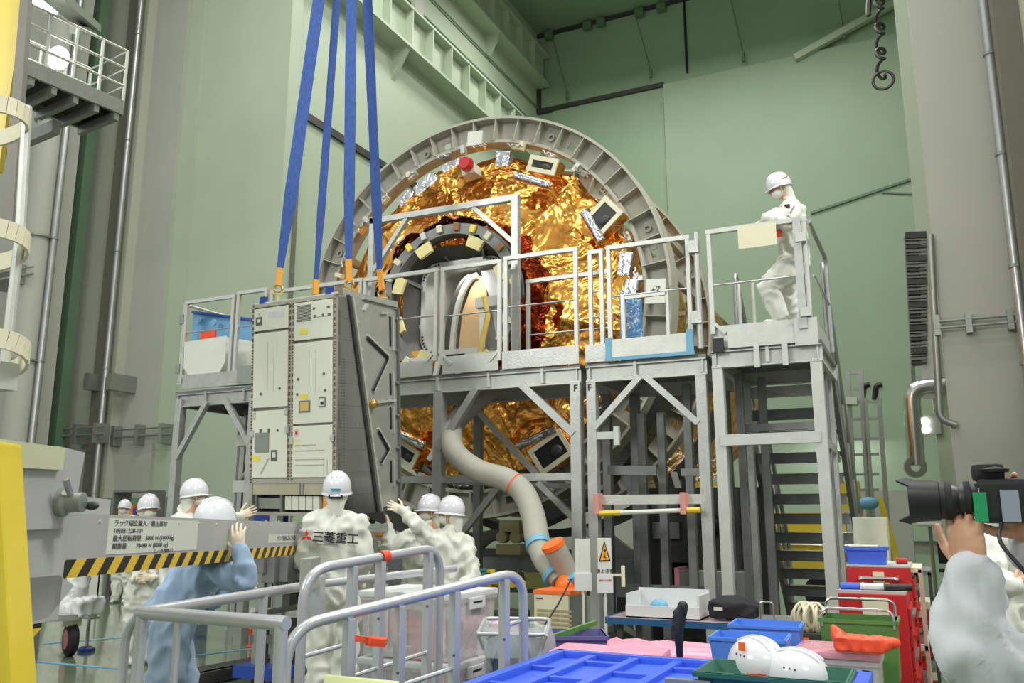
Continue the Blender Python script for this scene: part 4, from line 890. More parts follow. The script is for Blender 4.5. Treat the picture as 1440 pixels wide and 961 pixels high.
# slings
AP = at(492, -175, 8.47)
lugs = [W(.33, .1, 2.02), W(.62, .75, 2.02), W(1.06, .1, 2.06), W(1.08, .8, 2.03)]
sl_px = [((466, -10), (393, 384), (391, 412)), ((483, -10), (444, 400), (443, 424)), ((481, -10), (490, 372), (491, 406)), ((500, -10), (534, 386), (537, 418))]
slab = ['leftmost bright blue lifting sling above the rack', 'dark blue lifting sling, second from left above the rack', 'bright blue lifting sling, second from right above the rack', 'rightmost blue lifting sling above the rack']
for i, ((a, b, c), L_) in enumerate(zip(sl_px, slab)):
    D = (8.2, 8.75, 8.1, 8.7)[i]; Lg = at(*c, D)
    s_ = thing('lifting_sling', L_, 'sling', Lg, 'blue lifting slings')
    top = AP+RT*(-.14+.09*i)+HD*((D-8.45)*.1); low = at(*b, D)
    q = (low-top).normalized(); n_ = 24; m_ = MB(); side0 = RT*(1 if i != 1 else .8)+HD*(.25, .6, -.1, -.5)[i]; side0.normalize()
    wd = (.125, .085, .115, .12)[i]
    pts = [top.lerp(low, k/n_) for k in range(n_+1)]; P = []
    for k, p in enumerate(pts):
        w_ = wd*(1 if k < n_-4 else 1-.13*(k-n_+4)); tw = .12*sin(k*.5+i); sd = (side0+HD*tw).normalized(); nn = q.cross(sd)
        for sgn in (-1, 1):
            P += [p+sd*sgn*w_/2+nn*.006, p+sd*sgn*w_/2-nn*.006]
    F = []
    for k in range(n_): b0 = 4*k; b1 = b0+4; F += [(b0, b0+2, b1+2, b1), (b0+1, b1+1, b1+3, b0+3), (b0, b1, b1+1, b0+1), (b0+2, b0+3, b1+3, b1+2)]
    m_.add(P, F+[(0, 1, 3, 2), (4*n_, 4*n_+2, 4*n_+3, 4*n_+1)]).build('webbing', blue_strap, s_)
    e = Lg+Z*.075; MB().bar(low+(top-low).normalized()*.05, e, .06, .03, up=side0.cross(Z)).build('sleeve', orange_w, s_)
    MB().tube(arcpts(Lg+Z*.04, RT, Z, .04, 0, 2*pi, 14), .011, 8).build('shackle', mat('brass', (176, 138, 76)), s_, smooth=True)
    MB().tube([Lg-RT*.06-Z*.01, Lg+RT*.06-Z*.01], .013, 8).tube([Lg-Z*.02, Lg-Z*.09], .016, 8).build('shackle_pin', mat('pale_gold_metal', (206, 198, 140), .3, .7), s_)
hk = thing('crane_hook_block', 'steel hook block above the picture holding the slings', 'hook', AP)
MB().tube(arcpts(AP+Z*.1, RT, Z, .2, 0, 2*pi, 20), .05, 10).build('ring', steel, hk, smooth=True); MB().tube([AP+Z*.3, V((AP.x, AP.y, 31))], .03, 8).build('cable', dkmetal, hk)

# ================================================================ INSERTION BEAM (lifting arm)
B0 = V((-2.61, 1.97, 1.46)); B1 = V((-5.47, 8.02, 1.34)); bd = (B1-B0); BL = bd.length; bx = bd.normalized(); bh = .21
bn = V((bx.y, -bx.x, 0)).normalized(); bz = bn.cross(bx); bz = bz if bz.z > 0 else -bz
def BP(s, h, n=0): return B0+bx*s+bz*h+bn*n
bm_ = thing('insertion_beam', 'long grey steel beam with black and yellow striped lower edge', 'beam', B0)
def slab_(s0, s1, h0, h1, n0, n1, name, m, par=bm_, **k): return MB().prism([BP(s0, h0, n0), BP(s1, h0, n0), BP(s1, h1, n0), BP(s0, h1, n0)], bn*(n1-n0)).build(name, m, par, **k)
grey_b = mat('beam_grey_paint', (172, 173, 171), .4, .1, .05, 3)
slab_(-.12, BL, -bh, 0, -.02, 0, 'side_plate', grey_b); slab_(-.1, BL, -.02, 0, -.16, -.02, 'top_plate', grey_b); slab_(-.1, BL, -bh, -bh+.02, -.16, -.02, 'bottom_plate', grey_b); slab_(-.12, BL, -bh, 0, -.18, -.16, 'side_plate', grey_b)
slab_(.0, BL, -bh-.005, -bh+.055, -.001, .003, 'stripe_tape', hazard('hazard_stripe_beam', .052, (bx.x*.7, bx.y*.7, -.75)))
slab_(-.005, .06, -bh-.02, -bh+.055, .003, .005, 'orange_tape', orange)
lab_ = slab_(.37, 1.29, -.145, -.012, 0, .002, 'name_plate', white)
jp = ['ラック組立搬入／搬出器材', '10E031220-101', '最大回転荷重　5800 N (1000 kg)', '総重量　　78480 N (8000 kg)', '（レール部除く）']
for k, s_ in enumerate(jp): text(s_, .024 if k < 4 else .017, ink_g, BP(.41 if k < 4 else .78, -.03-.029*k+(.004 if k == 4 else 0), .003), bx, bz, lab_, align='LEFT', sx=1.75)
l2 = slab_(2.5, 3.35, -.13, -.08, 0, .002, 'name_plate', white); text('ウインチ操作による上下注意', .036, ink_g, BP(2.92, -.105, .003), bx, bz, l2)
for k in range(26):
    s_ = .05+k*.25; 
    for h in (-.025,) + ((-.14,) if k > 12 else ()): MB().lathe([(0, 0), (.007, 0), (.006, .004), (0, .004)], BP(s_, h, 0), axis=bn, n=8).build('rivet', alu_l, bm_)
# head plate at the near end
slab_(-.62, .02, -.34, .0, .0, .03, 'end_plate', grey_b)
MB().prism([BP(-.36, -.06, .03), BP(-.03, -.05, .03), BP(.0, .0, .03), BP(.03, .2, .03), BP(-.14, .205, .03), BP(-.36, .19, .03)], bn*.025).build('upper_plate', grey_b, bm_)
MB().prism([BP(.0, .0, -.06), BP(.5, .0, -.06), BP(.5, .06, -.06), BP(.03, .07, -.06)], -bn*.03).build('far_plate', grey_b, bm_)
kn = MB().lathe([(0, .0), (.045, .0), (.045, .02), (.032, .03), (.032, .075), (.018, .08), (0, .08)], BP(-.1, .03, .055), axis=bn, n=24).build('clamp_knob', galv, bm_, smooth=True)
MB().tube([BP(-.1, .03, .1), BP(-.15, .08, .1), BP(-.165, .1, .1)], [.009, .011, .011], 8).build('clamp_handle', steel, kn, smooth=True); MB().ell(BP(-.07, .02, .145), (.03, .014, .014)).build('screw_head', dkmetal, kn, smooth=True)
MB().prism([BP(-.6, .11, .035), BP(-.14, .13, .035), BP(-.14, .2, .035), BP(-.6, .19, .035)], bn*.04).build('cream_arm', mat('pale_olive_paint', (190, 192, 160), .45), bm_)
MB().prism([BP(-.6, -.34, .0), BP(-.05, -.33, .0), BP(.1, -.24, .0), BP(.0, -.2, 0), BP(-.6, -.2, 0)], bn*.03).build('lower_plate', grey_b, bm_)
MB().prism([BP(-.6, -.55, .0), BP(-.35, -.52, .0), BP(-.06, -.36, .0), BP(-.06, -.33, .0), BP(-.6, -.33, 0)], bn*.02).build('foot_plate', hazard('hazard_stripe_foot', .11, (.7, .3, -.9)), bm_)
for s_, h in ((-.14, .15), (.02, .03), (-.3, -.26)): MB().lathe([(.0, 0), (.02, 0), (.02, .004), (0, .004)], BP(s_, h, .056 if s_ < 0 and h > 0 else .031), axis=bn, n=14).build('bolt_hole', dkmetal, bm_)
pc = MB().box(BP(BL+.0, -.07, -.0), (.25, .12, .17)).build('motor_box', mat('pale_pink_grey_paint', (186, 178, 164), .5), bm_); MB().box(BP(BL+.0, -.09, -.0), (.26, .13, .03)).build('orange_band', orange_w, pc)
# ---- stand under the rack: adjustable trolley
tr = thing('rack_trolley', 'grey steel adjustment trolley under the hanging rack', 'trolley', V((-5.3, 6.8, 0)))
c0 = at(395, 800, 7.9); 
def tp(px, py, D=7.9): return at(px, py, D)
for px in (372, 398, 440, 520): 
    p = tp(px, 800); MB().b2((p.x-.05, p.y-.05, .08), (p.x+.05, p.y+.05, 1.22)).build('column', galv, tr)
    MB().lathe([(0, 0), (.06, 0), (.06, .08), (0, .08)], (p.x, p.y, 0), n=12).build('foot_pad', dkmetal, tr)
for py, m in ((742, galv), (785, alu_d), (800, galv), (824, alu_l), (862, alu_l), (900, alu_d)):
    MB().bar(tp(352, py-2), tp(545, py+(725-py)*-.04), .06, .07).build('cross_rail', m, tr)
for px, py, w, h in ((385, 795, .14, .3), (372, 790, .1, .2), (402, 800, .16, .22), (428, 780, .12, .24)): MB().box(tp(px, py, 7.8), (w, .14, h)).build('slide_block', alu_d, tr, bevel=.01)
for px in (362, 380, 460): MB().tube([tp(px, 748, 7.7), tp(px+12, 735, 7.7), tp(px+22, 750, 7.7)], .025, 8).build('hand_lever', steel, tr, smooth=True)
text('15ES31120', .09, ink, tp(412, 823, 7.84), RT, Z, tr)
MB().bar(tp(352, 866, 7.6), tp(428, 852, 7.6), .3, .03, up=Z).build('tray', dkmetal, tr); MB().box((*tp(375, 905, 7.8).xy, .14), (.5, .25, .1)).build('blue_base', blue_d, tr)
pl = thing('low_rail_platform', 'low black and yellow edged floor rail behind the foreground railing', 'rail', at(330, 945, 6.6))
a, b = atZ(262, 955, .06), atZ(480, 912, .06)
MB().bar(a, b, .3, .1, up=Z).build('rail_bed', dkmetal, pl)
MB().bar(a-HD*.18, b-HD*.18, .06, .1, up=Z).build('yellow_edge', yellow, pl)
# jack, wheel trolley at lower left
jk = thing('wheel_dolly', 'small dolly with red-hubbed rubber wheel at lower left', 'dolly', V((*atZ(97, 923, 0).xy, 0)))
c = atZ(97, 923, .0); ax = (RT*.75+HD*.65).normalized()
MB().lathe([(.05, -.05), (.14, -.05), (.17, -.03), (.17, .03), (.14, .05), (.05, .05)], c+Z*.17, axis=ax, n=28).build('wheel', blackrub, jk, smooth=True)
MB().lathe([(0, -.055), (.1, -.055), (.1, .06), (0, .06)], c+Z*.17, axis=ax, n=20).build('wheel_hub', redp, jk, smooth=True)
MB().b2(c+V((-.07, -.06, .3)), c+V((.07, .06, .4))).build('fork', cream, jk); MB().b2(c+V((-.05, -.05, .4)), c+V((.05, .05, .52))).build('orange_head', orange, jk, bevel=.015)
e_ = at(50, 885, 8.9); MB().bar(c+Z*.4, V((e_.x-.4, e_.y, .42)), .3, .06, up=Z).build('arm', alu, jk)
MB().b2(V((e_.x-.35, e_.y-.2, .0)), V((e_.x-.2, e_.y+.2, .4))).build('outrigger', alu_d, jk)
dolly = jk; dc = V(c)
jb = thing('floor_jack_stand', 'thin screw jack on a blue foot plate on the floor at lower left', 'jack', V((*atZ(121, 916, 0).xy, 0)))
c = atZ(121, 916, 0); MB().lathe([(0, 0), (.09, 0), (.09, .03), (.05, .05), (0, .05)], c, n=16).build('foot_plate', blue_d, jb); MB().tube([c+Z*.05, c+Z*.34], .02, 8).build('screw', steel, jb); MB().box(c+Z*.35, (.2, .12, .02)).build('top_plate', alu, jb); MB().prism([c+V((-.02, 0, .36)), c+V((.08, 0, .36)), c+V((.08, 0, .52))], (0, .04, 0)).build('bracket', alu_l, jb)
# ================================================================ PEOPLE
def organic(mb, name, m, parent, voxel=.018, smooth_it=4, wr=0, wscale=9, seed=0, fac=.5):
    """one continuous skin: voxel union of tapered forms, smoothed, cloth folds pushed along normals"""
    me = bpy.data.meshes.new('tmp'); me.from_pydata(mb.v, [], mb.f); me.update()
    bm = bmesh.new(); bm.from_mesh(me); bmesh.ops.recalc_face_normals(bm, faces=bm.faces); bm.to_mesh(me); bm.free()
    o = bpy.data.objects.new('tmp', me); COL.objects.link(o)
    r = o.modifiers.new('r', 'REMESH'); r.mode = 'VOXEL'; r.voxel_size = voxel; r.use_smooth_shade = True
    s = o.modifiers.new('s', 'SMOOTH'); s.iterations = smooth_it; s.factor = fac
    dg = bpy.context.evaluated_depsgraph_get(); e = bpy.data.meshes.new_from_object(o.evaluated_get(dg)); bpy.data.objects.remove(o); bpy.data.meshes.remove(me)
    e.name = name
    if wr:
        ns = [v.normal.copy() for v in e.vertices]
        for v, n in zip(e.vertices, ns):
            p = v.co*wscale+V((seed*3.1, seed, 0)); q = V((p.x, p.y, p.z*.8+.9*noise.noise(p*.5)))
            v.co += n*wr*(1-2*abs(noise.noise(q))*1.6)
    lo = V([min(v.co[i] for v in e.vertices) for i in range(3)]); hi = V([max(v.co[i] for v in e.vertices) for i in range(3)])
    org = V(((lo.x+hi.x)/2, (lo.y+hi.y)/2, lo.z)); e.transform(Matrix.Translation(-org)); e.shade_smooth()
    e.materials.clear(); e.materials.append(m); ob = bpy.data.objects.new(name, e); COL.objects.link(ob); put(ob, org, parent); return ob
def frame(f, u=Z):
    f = V(f).normalized(); r = f.cross(V(u)).normalized(); u = r.cross(f); return f, r, u
def hand(parent, wr, d, pn, thumb, m=None, curl=.5, k=1.0, voxel=.0045, spread=.12, name='hand', curls=None):
    """wr wrist; d finger direction; pn palm normal (fingers curl towards it); thumb: vector towards the thumb side"""
    m = m or glove; d = V(d).normalized(); pn = (V(pn)-d*V(pn).dot(d)).normalized(); s = d.cross(pn); s = s if s.dot(V(thumb)) > 0 else -s
    b = MB(); wr = V(wr); b.cap(wr-d*.03*k, .026*k, wr+d*.02*k, .03*k)
    R = Matrix((s, pn, d)).transposed()
    b.ell(wr+d*.05*k, (.042*k, .018*k, .055*k), R, n=14, m=8); b.ell(wr+d*.065*k+s*.0, (.043*k, .015*k, .035*k), R, n=14, m=8)
    for i, (off, L) in enumerate(((.031, .072), (.0105, .08), (-.0105, .074), (-.031, .058))):
        p = wr+d*(.09-abs(off)*.25)*k+s*off*k; c_ = curls[i] if curls else curl; ang = 0; dir0 = (d+s*off*spread/.03).normalized(); r = .0092*k
        b.cap(p-dir0*.03*k, r*1.1, p, r*1.05)
        for j, fr_ in enumerate((.45, .32, .23)):
            ang += c_*(.55, 1.0, .7)[j]; dd = dir0*cos(ang)+pn*sin(ang); q = p+dd*L*fr_*k; b.cap(p, r, q, r*.9); p = q; r *= .9
    p = wr+d*.022*k+s*.03*k; dd = (d*.6+s*.75+pn*.35).normalized(); r = .0125*k; b.cap(wr+d*.015*k+s*.012*k, .016*k, p, r*1.1)
    for j, L in enumerate((.04, .03, .025)):
        q = p+dd*L*k; b.cap(p, r, q, r*.88); p = q; r *= .88; dd = (dd+d*.35+pn*.3*curl).normalized()
    return organic(b, name, m, parent, voxel*k, 2)
def torso(b, pel, neck, r, sw=.19, hw=.165, dp=.125, bulge=None):
    """loft of ellipses along pelvis-neck"""
    up = (neck-pel); L = up.length; up = up/L; f = up.cross(r).normalized(); r = f.cross(up).normalized(); vs = []; n = 20
    prof = [(-.16, .6*hw, .7*dp), (-.1, hw*.95, dp*1.0), (0, hw*1.03, dp*1.08), (.15, hw*1.0, dp*1.04), (.35, hw*.98, dp), (.6, sw*.98, dp*1.02), (.8, sw*1.02, dp*.95), (.9, sw*.92, dp*.8), (.97, sw*.6, dp*.62), (1.02, .06, .06)]
    for t, a, c in prof:
        for k in range(n):
            q = 2*pi*k/n; vs.append(pel+up*L*t+r*cos(q)*a+f*sin(q)*c)
    m = len(prof); fs = [(i*n+k, i*n+(k+1) % n, (i+1)*n+(k+1) % n, (i+1)*n+k) for i in range(m-1) for k in range(n)]
    fs += [tuple(range(n-1, -1, -1)), tuple((m-1)*n+k for k in range(n))]; b.add(vs, fs)
def head(par, c, f, u=Z, hood=True, mask=True, badge=None, k=1.0, helmet=True, face=True, hm=None, glasses=False):
    f, r, u = frame(f, u); c = V(c); R = Matrix((r, f, u)).transposed(); P = lambda a, b_, d: c+r*a*k+f*b_*k+u*d*k
    b = MB(); b.ell(P(0, -.005, .02), (.074*k, .092*k, .098*k), R, 16, 12); b.ell(P(0, .03, -.05), (.052*k, .055*k, .062*k), R, 14, 10)
    b.cap(P(0, .09, .01), .012*k, P(0, .108, -.025), .016*k); b.cap(P(-.03, .082, .028), .012*k, P(.03, .082, .028), .012*k)
    for s in (-1, 1): b.ell(P(s*.076, -.005, -.01), (.012*k, .02*k, .032*k), R, 10, 8); b.cap(P(s*.035, .062, -.02), .02*k, P(s*.045, .045, -.03), .02*k)
    b.cap(P(0, .085, -.068), .009*k, P(.0, .08, -.074), .012*k)
    b.cap(P(0, -.02, -.08), .052*k, P(0, -.035, -.16), .055*k)
    h = organic(b, 'head', skin, par, .0075*k, 3)
    for s in (-1, 1):
        MB().ell(P(s*.03, .081, .004), (.012*k, .008*k, .006*k), R, 10, 6).build('eye', white, h, smooth=True); MB().ell(P(s*.03, .088, .004), (.005*k, .003*k, .005*k), R, 8, 6).build('pupil', black, h)
        MB().bar(P(s*.015, .094, .026), P(s*.047, .083, .026), .006*k, .007*k).build('eyebrow', hair, h)
    MB().box(P(0, .088, -.056), (.036*k, .006*k, .006*k), R).build('mouth', mat('lip', (176, 110, 100), .5), h)
    MB().ell(P(0, -.022, .02), (.079*k, .088*k, .1*k), R, 16, 10).build('hair', hair, h, smooth=True)
    if glasses:
        g = MB()
        for s in (-1, 1): g.tube(arcpts(P(s*.032, .1, .004), r, u, .022*k, 0, 2*pi, 10), .002*k, 5); g.tube([P(s*.055, .098, .006), P(s*.078, .0, .01)], .002*k, 5)
        g.build('glasses', black, h)
    if mask:
        mk = MB().ell(P(0, .048, -.045), (.062*k, .068*k, .058*k), R, 18, 12); mk.v = [p if (p-P(0, 0, 0)).dot(f) > .012*k else p+f*(.012*k-(p-P(0, 0, 0)).dot(f)) for p in mk.v]; mk.build('face_mask', maskm, h, smooth=True)
        for s in (-1, 1): MB().tube([P(s*.056, .04, -.03), P(s*.08, -.01, .012)], .003*k, 5).tube([P(s*.056, .03, -.07), P(s*.08, -.01, -.03)], .003*k, 5).build('mask_loop', white, h)
    if hood:
        b = MB().ell(P(0, -.04, -.02), (.084*k, .066*k, .092*k), R, 16, 10); b.cap(P(0, -.045, -.05), .068*k, P(0, -.045, -.15), .054*k)
        organic(b, 'hood', cover_w, h, .01*k, 2)
    if helmet:
        Rh = R @ Matrix.Rotation(radians(11), 3, 'X'); hc = P(0, -.008, .03)
        d = MB().ell(hc, (.104*k, .128*k, .124*k), Rh, 28, 14, zmin=-.3)
        hp = d.build('helmet', hm or helm, h, smooth=True)
        br = MB(); n = 36; vs = []
        for rr, dz in ((.1, -.022), (.112, -.036), (.113, -.042), (.1, -.034)):
            for q in range(n):
                a = 2*pi*q/n; fr_ = max(0, sin(a))**3*.035; vs.append(hc+Rh @ V((cos(a)*rr*k, sin(a)*(rr*1.2+(fr_ if rr > .105 else 0))*k, (dz-fr_*.35)*k)))
        br.add(vs, [(i*n+q, i*n+(q+1) % n, ((i+1) % 4)*n+(q+1) % n, ((i+1) % 4)*n+q) for i in range(4) for q in range(n)]).build('brim', hm or helm, hp, smooth=True)
        for s in (-1, 0, 1): MB().tube([hc+Rh @ V((s*.033*k*cos(t_*.6), sin(t_)*.13*k, cos(t_)*(.125-.007*abs(s))*k)) for t_ in [-.75+1.5*q/10 for q in range(11)]], .005*k, 6).build('ridge', hm or helm, hp, smooth=True)
        MB().tube([P(-.085, .02, .03), P(-.066, .03, -.06), P(0, .045, -.115), P(.066, .03, -.06), P(.085, .02, .03)], .005*k, 5).build('chin_strap', white if mask else black, hp)
        if badge == 'teal': MB().box(hc+Rh @ V((0, -.127*k, .005*k)), (.07*k, .006*k, .016*k), R).build('name_label', mat('teal_label', (40, 140, 150), .4), hp); MB().box(hc+Rh @ V((0, -.118*k, -.045*k)), (.1*k, .02*k, .03*k), R).build('rear_band', black, hp)
        if badge == 'red': MB().box(hc+Rh @ V((.101*k, -.03*k, .03*k)), (.006*k, .07*k, .008*k), Matrix.Rotation(0, 3, 'X') @ R).build('red_stripe', ink_r, hp); MB().box(hc+Rh @ V((-.101*k, -.03*k, .03*k)), (.006*k, .07*k, .008*k), R).build('red_stripe', ink_r, hp)
    return h
def person(label, base, J, top=None, bot=None, look=None, k=1.0, hands=(), headkw={}, seed=0, group=None, name='person', legs=True, hw=.165, sw=.19, up=Z, voxel=.017):
    top = top or cover_w; bot = bot or top
    t = thing(name, label, 'person', base, group)
    J = {a: V(b) for a, b in J.items()}; r = (J['shR']-J['shL']).normalized()
    b = MB(); torso(b, J['pel'], J['neck'], r, sw*k, hw*k, .125*k)
    for s in 'LR':
        b.cap(J['neck'].lerp(J['sh'+s], .25)-Z*.02, .07*k, J['sh'+s], .076*k); b.cap(J['sh'+s], .078*k, J['el'+s], .066*k); b.cap(J['el'+s], .064*k, J['wr'+s], .042*k); b.cap(J['wr'+s].lerp(J['el'+s], .12), .047*k, J['wr'+s].lerp(J['el'+s], .06), .047*k)
    b.cap(J['neck']-Z*.02, .066*k, J['neck']+(J['neck']-J['pel']).normalized()*.025, .058*k)
    lg = b if bot is top else MB()
    if legs:
        if lg is not b: lg.ell(J['pel'], (.16*k, .14*k, .14*k), None, 14, 9)
        for s in 'LR':
            lg.cap(J['pel'].lerp(J['hip'+s], .9)+V((0, 0, .02)), .115*k, J['hip'+s], .108*k); lg.cap(J['hip'+s], .11*k, J['kn'+s], .088*k); lg.cap(J['kn'+s], .088*k, J['an'+s], .07*k)
    organic(b, 'coverall' if bot is top else 'shirt', top, t, voxel*k, 2, .024*k, 10, seed)
    if lg is not b and legs: organic(lg, 'trousers', bot, t, voxel*k, 2, .02*k, 10, seed+3)
    if legs:
        for s in 'LR':
            a = J['an'+s]; f = J.get('toe'+s, look if look is not None else HD); f = V(f); f.z = 0; f.normalize(); g = V((a.x, a.y, base[2] if 'z'+s not in J else J['z'+s].z))
            sb = MB().cap(g+Z*.045*k-f*.04*k, .045*k, g+Z*.035*k+f*.13*k, .034*k); sb.cap(a, .052*k, g+Z*.05*k, .05*k)
            sh_ = organic(sb, 'shoe', white, t, .012*k, 2); MB().bar(g+Z*.008-f*.08*k, g+Z*.008+f*.17*k, .08*k, .016, up=Z).build('sole', ink_g, sh_)
    if look is not None or 'head' in J: head(t, J['head'], look, up, **headkw, k=k)
    for (s, d, pn, th, kw) in hands: hand(t, J['wr'+s], d, pn, th, k=k, **kw)
    return t
def J_(D, **px):
    out = {}
    for n_, q in px.items(): out[n_] = at(q[0], q[1], D+(q[2] if len(q) > 2 else 0))
    return out
RX = RT
# man seen from behind with the company lettering
j = J_(6.05, head=(474, 692), neck=(471, 720), shL=(442, 738, 0), shR=(501, 737, 0), elL=(430, 784, .0), elR=(511, 788, .02), wrL=(440, 816, .16), wrR=(508, 824, .2), pel=(468, 835), hipL=(452, 850), hipR=(484, 850), knL=(450, 930, .03), knR=(484, 928, .05), anL=(450, 950), anR=(486, 948))
for s in 'LR': j['an'+s].z = .1
pb = person('man in white coveralls seen from behind with red and black lettering on his back', (*at(470, 900, 6.05).xy, 0), j, look=HD+RT*-.12, k=.95, sw=.18, hw=.165,
    hands=(('L', HD, -Z, RT, {}), ('R', HD-RT*.4, -Z, -RT, {})), headkw=dict(badge='teal', mask=True), seed=1)
c = at(468, 757, 6.05)-HD*.158; Rz = RT*.985-Z*.06
text('三菱重工', .078, ink, c+RT*.05, Rz, Z, pb, th=.008, bold=.001)
c0 = c-RT*.145+Z*.012
for a in (90, 210, 330):
    d = RT*cos(radians(a))+Z*sin(radians(a)); e = RT*cos(radians(a+90))+Z*sin(radians(a+90))
    MB().prism([c0, c0+d*.021+e*.012, c0+d*.042, c0+d*.021-e*.012], HD*.006).build('red_emblem', ink_r, pb)
# man at left holding the rack
j = J_(8.1, head=(274, 697), neck=(260, 722), shL=(250, 738, .14), shR=(262, 740, -.15), elL=(300, 752, .2), elR=(308, 740, -.12), wrL=(325, 745, .15), wrR=(337, 727, -.05), pel=(247, 812), hipL=(247, 826, .09), hipR=(247, 826, -.09), knL=(252, 880, .09), knR=(242, 880, -.09), anL=(250, 930, .09), anR=(240, 930, -.09))
for s in 'LR': j['an'+s].z = .1
person('helmeted worker behind the beam stretching his gloved hand to the rack corner', (*at(247, 900, 8.1).xy, 0), j, look=RT+HD*.2-Z*.05, hands=(('R', RT+Z*.45, HD-RT*.1, Z, dict(curl=.25)), ('L', RT, HD, Z, {})), headkw=dict(), seed=2)
# light blue shirted worker gripping the beam
j = J_(4.75, head=(301, 737, .08), neck=(296, 778, .08), shL=(272, 800, .22), shR=(302, 806, -.02), elL=(300, 840, .25), elR=(343, 812, -.12), wrL=(325, 825, .3), wrR=(335, 776, -.12), pel=(238, 868, .05), hipL=(236, 892, .12), hipR=(242, 892, -.06), knL=(262, 990, .12), knR=(228, 995, -.06), anL=(262, 1080, .12), anR=(224, 1090, -.06))
for s in 'LR': j['an'+s].z = .1
person('worker in light blue shirt bending under the beam with one gloved hand gripping it', (*at(245, 960, 4.8).xy, 0), j, top=shirt_b, bot=jeans, look=HD*.7+RT*.5-Z*.3, hands=(('R', Z*1.0-RT*.08, HD, -RT, dict(curl=.35)), ('L', RT, HD, Z, {})), headkw=dict(hood=False), k=.93, seed=3, voxel=.016)
# masked man behind the beam at left
j = J_(9.0, head=(209, 716), neck=(205, 736), shL=(192, 750, .02), shR=(222, 750, -.02), elL=(184, 790, -.02), elR=(226, 790, -.08), wrL=(190, 815, -.15), wrR=(216, 812, -.2), pel=(203, 815), hipL=(194, 828), hipR=(212, 828), knL=(186, 880), knR=(214, 880), anL=(181, 922), anR=(214, 925))
for s in 'LR': j['an'+s].z = .1
person('masked worker in white looking over the beam beside the notice board', (*at(200, 900, 9.0).xy, 0), j, look=RT*.7-HD*.65, hands=(('L', RT, -HD, Z, {}), ('R', -RT, -HD, Z, {})), seed=4)
# far worker facing us
j = J_(15.2, head=(175, 715), neck=(174, 726), shL=(187, 733), shR=(161, 733), elL=(190, 752), elR=(157, 752), wrL=(184, 770, -.1), wrR=(160, 771, -.1), pel=(172, 771), hipL=(179, 777), hipR=(166, 777), knL=(179, 808), knR=(165, 808), anL=(179, 834), anR=(163, 835))
for s in 'LR': j['an'+s].z = .1
person('distant masked worker in white facing us beside the parts shelf', (*at(172, 830, 15.2).xy, 0), j, look=-HD, hands=(('L', -Z, RT, RT, {}), ('R', -Z, -RT, -RT, {})), seed=5)
j = J_(16.0, head=(87, 714), neck=(87, 724), shL=(98, 731), shR=(76, 731), elL=(100, 750), elR=(73, 750), wrL=(96, 768), wrR=(76, 768), pel=(87, 768), hipL=(93, 774), hipR=(81, 774), knL=(93, 803), knR=(81, 803), anL=(93, 827), anR=(81, 828))
for s in 'LR': j['an'+s].z = .1
person('distant worker whose white helmet just shows behind the clamp knob', (*at(87, 820, 16).xy, 0), j, look=RT, hands=(('L', -Z, RT, RT, {}), ('R', -Z, -RT, -RT, {})), seed=6)
# pair right of the rack
j = J_(8.0, head=(634, 722), neck=(636, 748), shL=(608, 764, -.02), shR=(654, 766, -.02), elL=(588, 742, -.12), elR=(664, 808, -.12), wrL=(567, 719, -.1), wrR=(650, 828, -.25), pel=(632, 842), hipL=(620, 856), hipR=(646, 856), knL=(620, 905), knR=(646, 905), anL=(620, 948), anR=(646, 948))
for s in 'LR': j['an'+s].z = .1
person('worker with back helmet to us raising an arm across his colleague to the rack', (*at(632, 920, 8.0).xy, 0), j, look=-RT*.9+HD*.25-Z*.08, hands=(('L', -RT+Z*.45, HD-Z*.3, Z, dict(curl=.2)), ('R', -Z, -HD, -RT, {})), headkw=dict(), seed=7, sw=.185, hw=.17)
j = J_(8.5, head=(604, 718), neck=(600, 742), shL=(622, 758, .05), shR=(576, 758, -.05), elL=(628, 790, 0), elR=(546, 770, -.15), wrL=(608, 800, -.1), wrR=(546, 742, -.05), pel=(588, 838), hipL=(600, 852), hipR=(577, 852), knL=(600, 900), knR=(576, 900), anL=(600, 938), anR=(575, 938))
for s in 'LR': j['an'+s].z = .1
person('masked worker facing left beside the rack, partly hidden by the raised arm', (*at(588, 920, 8.5).xy, 0), j, look=-RT*.75-HD*.6-Z*.1, hands=(('R', Z-RT*.1, -RT, HD, dict(curl=.4)), ('L', -RT, -HD, Z, {})), seed=8)
# man on the stair platform
def q_(px, py, Yq=8.42): return atY(px, py, Yq)
j = dict(head=q_(1096, 264), neck=q_(1111, 287), shL=q_(1112, 301, 8.26), shR=q_(1120, 297, 8.52), elL=q_(1082, 309, 8.1), elR=q_(1092, 303, 8.45), wrL=q_(1118, 319, 8.04), wrR=q_(1080, 313, 8.2), pel=q_(1117, 368), hipL=q_(1106, 380, 8.33), hipR=q_(1117, 384, 8.5), knL=q_(1079, 404, 8.28), knR=q_(1112, 414, 8.5), anL=q_(1096, 446, 8.3), anR=q_(1124, 452, 8.5))
j['anL'].z = 3.33; j['anR'].z = 3.31
pm = person('man in white leaning on the guard rail of the stair platform, looking down', (*q_(1110, 460).xy, 3.21), j, look=-RT*.95-HD*.1-Z*.45, hands=(('L', RT*.9+HD*.2, HD, Z, dict(curl=.8)), ('R', -RT, -Z, HD, dict(curl=.6))), headkw=dict(badge='red', glasses=True), seed=9, sw=.18, hw=.15)
for a in ('toeL',): pass
MB().box(q_(1095, 328, 8.1), (.07, .03, .07)).build('orange_pouch', redor, pm, bevel=.008); MB().tube([q_(1117, 290, 8.22), q_(1103, 312, 8.1), q_(1097, 325, 8.1)], .006, 5).build('lanyard', black, pm); MB().box(q_(1107, 290, 8.16), (.05, .02, .03)).build('name_badge', ink, pm)
